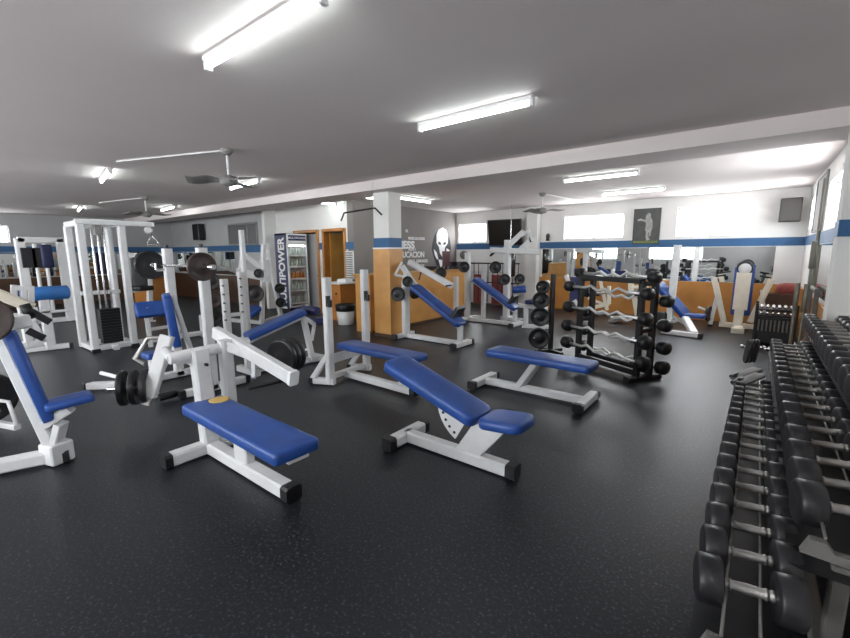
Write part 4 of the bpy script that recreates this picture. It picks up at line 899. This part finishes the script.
def ordn(i, n):
    b_ = n-1-i
    far = ['farthest from the camera', 'second from the far end', 'third from the far end', 'fourth from the far end', 'fifth from the far end', 'sixth from the far end', 'seventh from the far end', 'eighth from the far end', 'ninth from the far end']
    return ORD[i] if i <= b_ or b_ >= len(far) else far[b_]
TH = math.radians(11)
def row(n, y0, p0, p1, xa, xb, z, r0, r1, L0_, L1_, tier, group):
    y = y0; out = []
    first = None
    for i in range(n):
        q = i/(n-1); L = L0_+(L1_-L0_)*q; r = r0+(r1-r0)*q; xl = xa+(xb-xa)*q
        lab = 'grey dumbbell on the %s, %s' % (tier, ordn(i, n)); loc = (xl+L/2*math.cos(TH), y+L/2*math.sin(TH), z)
        if first is None: first = dumbbell(lab, loc, L, r, group); first.rotation_euler.z = TH; fl, frr = L, r; out.append(y)
        else: dup(first, loc, lab, rz=TH, scale=(L/fl, r/frr, r/frr)); out.append(y)
        y += p0+(p1-p0)*q
    return out
ys1 = row(17, 1.56, .192, .140, -.07, -.05, .42, .077, .047, .285, .225, 'lowest rack tier by the floor', 'dumbbells on the low tier')
ys2 = row(18, 1.90, .212, .165, .180, .170, .62, .078, .052, .300, .29, 'middle rack tier', 'dumbbells on the middle tier')
ys3 = row(14, 2.55, .19, .165, .365, .365, .90, .068, .058, .30, .28, 'high tier along the wall', 'dumbbells on the high tier')
rk = thing('dumbbell_rack', 'long three-tier grey steel dumbbell rack along the right wall', 'dumbbell rack', (.25, 3.2, 0))
def tier(xa, xb, z, y0, y1, saddle=True):
    zz = z-.026
    for x in (xa, xb): MB().cyl((x, y0, zz), (x, y1, zz), .005, 8).build('rail', KNURL, rk)
    MB().box(((xa+xb)/2, (y0+y1)/2, z-.155), (xb-xa+.16, y1-y0, .012)).build('shade_sheet', BSTEEL, rk)  # added dark sheet standing in for the shade under the dumbbells
    for y in (y0, y1):
        b = MB(); m_ = (xa+xb)/2; w = xb-xa+.07
        pts = [(m_-w/2-.02, z-.10), (m_-w/2, z-.045), (m_-w*.28, z-.045), (m_-w*.16, z-.075), (m_+w*.16, z-.075), (m_+w*.28, z-.045), (m_+w/2, z-.045), (m_+w/2+.02, z-.11)]
        b.prism([(x, y, q) for x, q in pts], (0, .03, 0)); b.build('saddle_bracket', SADDLE, rk)
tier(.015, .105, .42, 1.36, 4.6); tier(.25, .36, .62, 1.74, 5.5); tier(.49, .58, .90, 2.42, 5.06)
for y in (1.42, 3.6, 5.4):
    b = MB()
    b.beam((-.02, y, .03), (.52, y, .03), .06, .06)
    if y < 5: b.beam((.06, y, .05), (.06, y, .29), .05, .05)
    if y > 1.7: b.beam((.305, y, .05), (.305, y, .49), .05, .05)
    b.build('frame', SADDLE, rk)
MB().beam((.305, 1.80, .05), (.305, 1.80, .49), .05, .05).beam((.305, 1.42, .06), (.305, 5.4, .06), .05, .05).build('frame', SADDLE, rk)
MB().beam((.06, 1.50, .255), (.42, 1.56, .255), .05, .07).build('lower_bar', SADDLE, rk)
for y in (2.45, 3.75, 5.03): MB().beam((.535, y, .03), (.535, y, .77), .05, .05).build('frame', SADDLE, rk)
# dark padded foot plates and belts at the far end of the low tier
for k, (x, y, lab) in enumerate(((741, 374, 'farther tilted grey foot plate lying on the far end of the low dumbbell tier'), (743, 380, 'nearer tilted grey foot plate lying on the far end of the low dumbbell tier'))):
    p = V(W(x+5, y, .46)); t = thing('foot_plate', lab, 'foot plate', (p.x, p.y, p.z-.03))
    MB().pad(p, (.70, .5, .42), (-.4, -.2, 1), .22, .12, .02, r=.006, cr=.02).build('plate', SADDLE, t)
    MB().cyl(p+T(-.10, -.10, -.015), p+T(-.04, .10, -.015), .014).build('bracket', RUB, t)
b = MB()
for k in range(3): b.pad((.0+.03*k, 5.25+.04*k, .50), (.1, 0, 1), (1, .3, 0), .24, .12, .02, r=.005, cr=.05)
b.solo('weight_belts', RUB, 'black belts hanging together at the far end of the low dumbbell tier', 'belts')
# storage block with small chrome dumbbells
sr = thing('small_dumbbell_rack', 'black storage block with chrome hand weights right of the chest press', 'rack', (.30, 8.7, 0))
MB().box((.30, 8.72, .25), (.46, .40, .42), 0, .01).build('block', BSTEEL, sr)
MB().beam((.06, 8.5, .02), (.06, 8.5, .67), .04, .04).beam((.54, 8.5, .02), (.54, 8.5, .67), .04, .04).beam((.06, 8.95, .02), (.06, 8.95, .67), .04, .04).beam((.54, 8.95, .02), (.54, 8.95, .67), .04, .04).build('uprights', BSTEEL, sr)
for k in range(9): MB().cyl((.10+.05*k, 8.50, .24), (.10+.05*k, 8.50, .42), .012, 8).build('rib', SADDLE, sr)
for z in (.50, .60): MB().box((.30, 8.72, z-.02), (.44, .42, .02)).build('shelf', BSTEEL, sr)
c0 = None
for zi, z in enumerate((.527, .627)):
    for k in range(6):
        lab = 'small chrome hand weight on the %s shelf of the black block, %s' % (['lower', 'upper'][zi], ['leftmost', 'second from left', 'third from left', 'third from right', 'second from right', 'rightmost'][k])
        loc = (.12+.072*k, 8.60, z)
        if c0 is None:
            c0 = thing('hand_weight', lab, 'dumbbell', loc, 'chrome hand weights')
            MB().cyl(V(loc)+T(0, -.05, 0), V(loc)+T(0, .05, 0), .010, 8).build('handle', CHROME, c0)
            for e in (-1, 1): MB().lathe(V(loc)+T(0, e*.045, 0), (0, e, 0), [(0, .01), (.004, .024), (.025, .026), (.034, .018), (.036, .005)], 12).build('weight_head', CHROME, c0)
        else: dup(c0, loc, lab)
c1 = None
for k in range(7):
    lab = 'chrome hand weight lying on the floor before the black block, ' + ['leftmost', 'second from left', 'third from left', 'middle', 'third from right', 'second from right', 'rightmost'][k]
    loc = (.02+.075*k, 8.10+.05*((k*3) % 4), .027)
    dup(c0, loc, lab, group='chrome hand weights on the floor', rz=1.2+.25*((k*5) % 3), scale=(1.0, 1.6, 1.0))
# kettle bell with red handle
kb = thing('kettlebell', 'dark kettlebell with a red handle behind the small weights by the right corner', 'kettlebell', (.46, 9.6, 0))
MB().lathe((.46, 9.6, .0), (0, 0, 1), [(0, .07), (.05, .14), (.13, .16), (.22, .12), (.27, .05)], 20).build('body', RUB, kb)
MB().tube([(.37, 9.6, .22), (.36, 9.6, .33), (.41, 9.6, .39), (.51, 9.6, .39), (.56, 9.6, .33), (.55, 9.6, .22)], .022).build('handle', REDM, kb)
ct2 = thing('accessory_shelf', 'low dark shelf with red and pale bags in the far right corner', 'shelf', (.45, 10.5, 0))
MB().box((.42, 10.55, .35), (.5, .5, .7), 0, .01).build('cabinet', BROWNW, ct2)
b = MB(); b.pad((.50, 10.5, .80), (1, 0, 0), (0, 0, 1), .35, .3, .18, r=.07, cr=.08); b.solo('red_bag', REDM, 'red bag on the low shelf in the far right corner', 'bag')
# bars standing upright by the right wall
hd = thing('bar_holder', 'low steel holder for upright bars at the right wall', 'bar holder', (.55, 8.0, 0))
MB().box((.52, 7.6, .06), (.34, .9, .12), 0, .01).build('base', SADDLE, hd)
MB().beam((.62, 7.2, .1), (.62, 7.2, 1.0), .05, .05).beam((.62, 8.0, .1), (.62, 8.0, 1.0), .05, .05).beam((.62, 7.2, 1.0), (.62, 8.0, 1.0), .05, .04).build('frame', SADDLE, hd)
for (x, ytop, X, r, lab) in ((815, 241, .50, .028, 'tall olive steel bar standing by the right wall'), (798, 283, .38, .024, 'short grey bar end standing left of the taller bars'), (807, 284, .46, .024, 'short grey bar standing between the tall bar and the short left one')):
    q = WX(x, ytop, X); bt = thing('upright_bar', lab, 'barbell', (q[0], q[1], 0.0))
    MB().cyl((q[0], q[1], .0), (q[0], q[1], q[2]-.3), .016, 10).build('shaft', TEALB, bt); MB().cyl((q[0], q[1], q[2]-.32), (q[0], q[1], q[2]), r, 14).build('sleeve', TEALB, bt)
pp = WX(826.5, 178, .66)
b = MB(); b.cyl((.66, pp[1], 0), (.66, pp[1], pp[2]), .030, 12).solo('wall_pipe', TEALB, 'tall thin grey pole standing against the right wall beside the window', 'pole')
el = thing('emergency_light', 'small white box lamp high on the right wall above the pilaster', 'emergency light', (XR-.05, 5.9, 2.2))
MB().box((XR-.04, 6.1, 2.42), (.08, .26, .16), 0, .015).build('housing', PLAS, el); MB().box((XR-.085, 6.1, 2.42), (.012, .20, .10), 0, .004).build('diffuser', LABEL, el)
# fan pipe over the windows: small camera figure on blue band
tr = thing('band_ornament', 'small dark figurine standing on the blue band right of the white pillar', 'figurine', (-4.5, YB-.05, 1.77))
MB().box((-4.45, YB-.05, 1.78), (.34, .10, .03)).build('shelf', PLAS, tr); MB().lathe((-4.45, YB-.05, 1.795), (0, 0, 1), [(0, .05), (.06, .04), (.10, .05), (.17, .045), (.20, .01)], 14).build('figure', DPLAS, tr)
# ---------------------------------------------------------------- daylight, world, camera
w = bpy.data.worlds.new('overcast_daylight'); bpy.context.scene.world = w; w.use_nodes = True
bg = w.node_tree.nodes['Background']; bg.inputs[0].default_value = (0.94, 0.975, 1.0, 1); bg.inputs[1].default_value = WORLD
def portal(c, rot, sx, sy):
    l = bpy.data.lights.new('window_portal', 'AREA'); l.shape = 'RECTANGLE'; l.size = sx; l.size_y = sy; l.cycles.is_portal = True
    o = bpy.data.objects.new('window_portal', l); C.objects.link(o); o.location = c; o.rotation_euler = rot
for a0, a1, z0, z1 in W1: portal(((a0+a1)/2, YB+.21, (z0+z1)/2), (-PI/2, 0, 0), a1-a0, z1-z0)
for a0, a1, z0, z1 in W2: portal((XR+.21, (a0+a1)/2, (z0+z1)/2), (0, PI/2, 0), z1-z0, a1-a0)
for a0, a1, z0, z1 in W4_ADDED: portal(((a0+a1)/2, YN-.21, (z0+z1)/2), (PI/2, 0, 0), a1-a0, z1-z0)
for a0, a1, z0, z1 in W3_: portal((XL-.21, (a0+a1)/2, (z0+z1)/2), (0, -PI/2, 0), z1-z0, a1-a0)
cam = bpy.data.cameras.new('camera'); co = bpy.data.objects.new('camera', cam); C.objects.link(co)
cam.sensor_width = 36; cam.lens = CF/850*36; cam.clip_start = .02; cam.clip_end = 200
M = Matrix((( RT.x, UP.x, -FW.x, 0), (RT.y, UP.y, -FW.y, 0), (RT.z, UP.z, -FW.z, CH), (0, 0, 0, 1)))
co.matrix_world = M
sc = bpy.context.scene; sc.camera = co
vs = sc.view_settings; vs.view_transform = 'Standard'; vs.look = 'None'; vs.gamma = 1; vs.use_curve_mapping = False; vs.exposure = EXPOSURE
sc.cycles.max_bounces = 8; sc.cycles.diffuse_bounces = 5
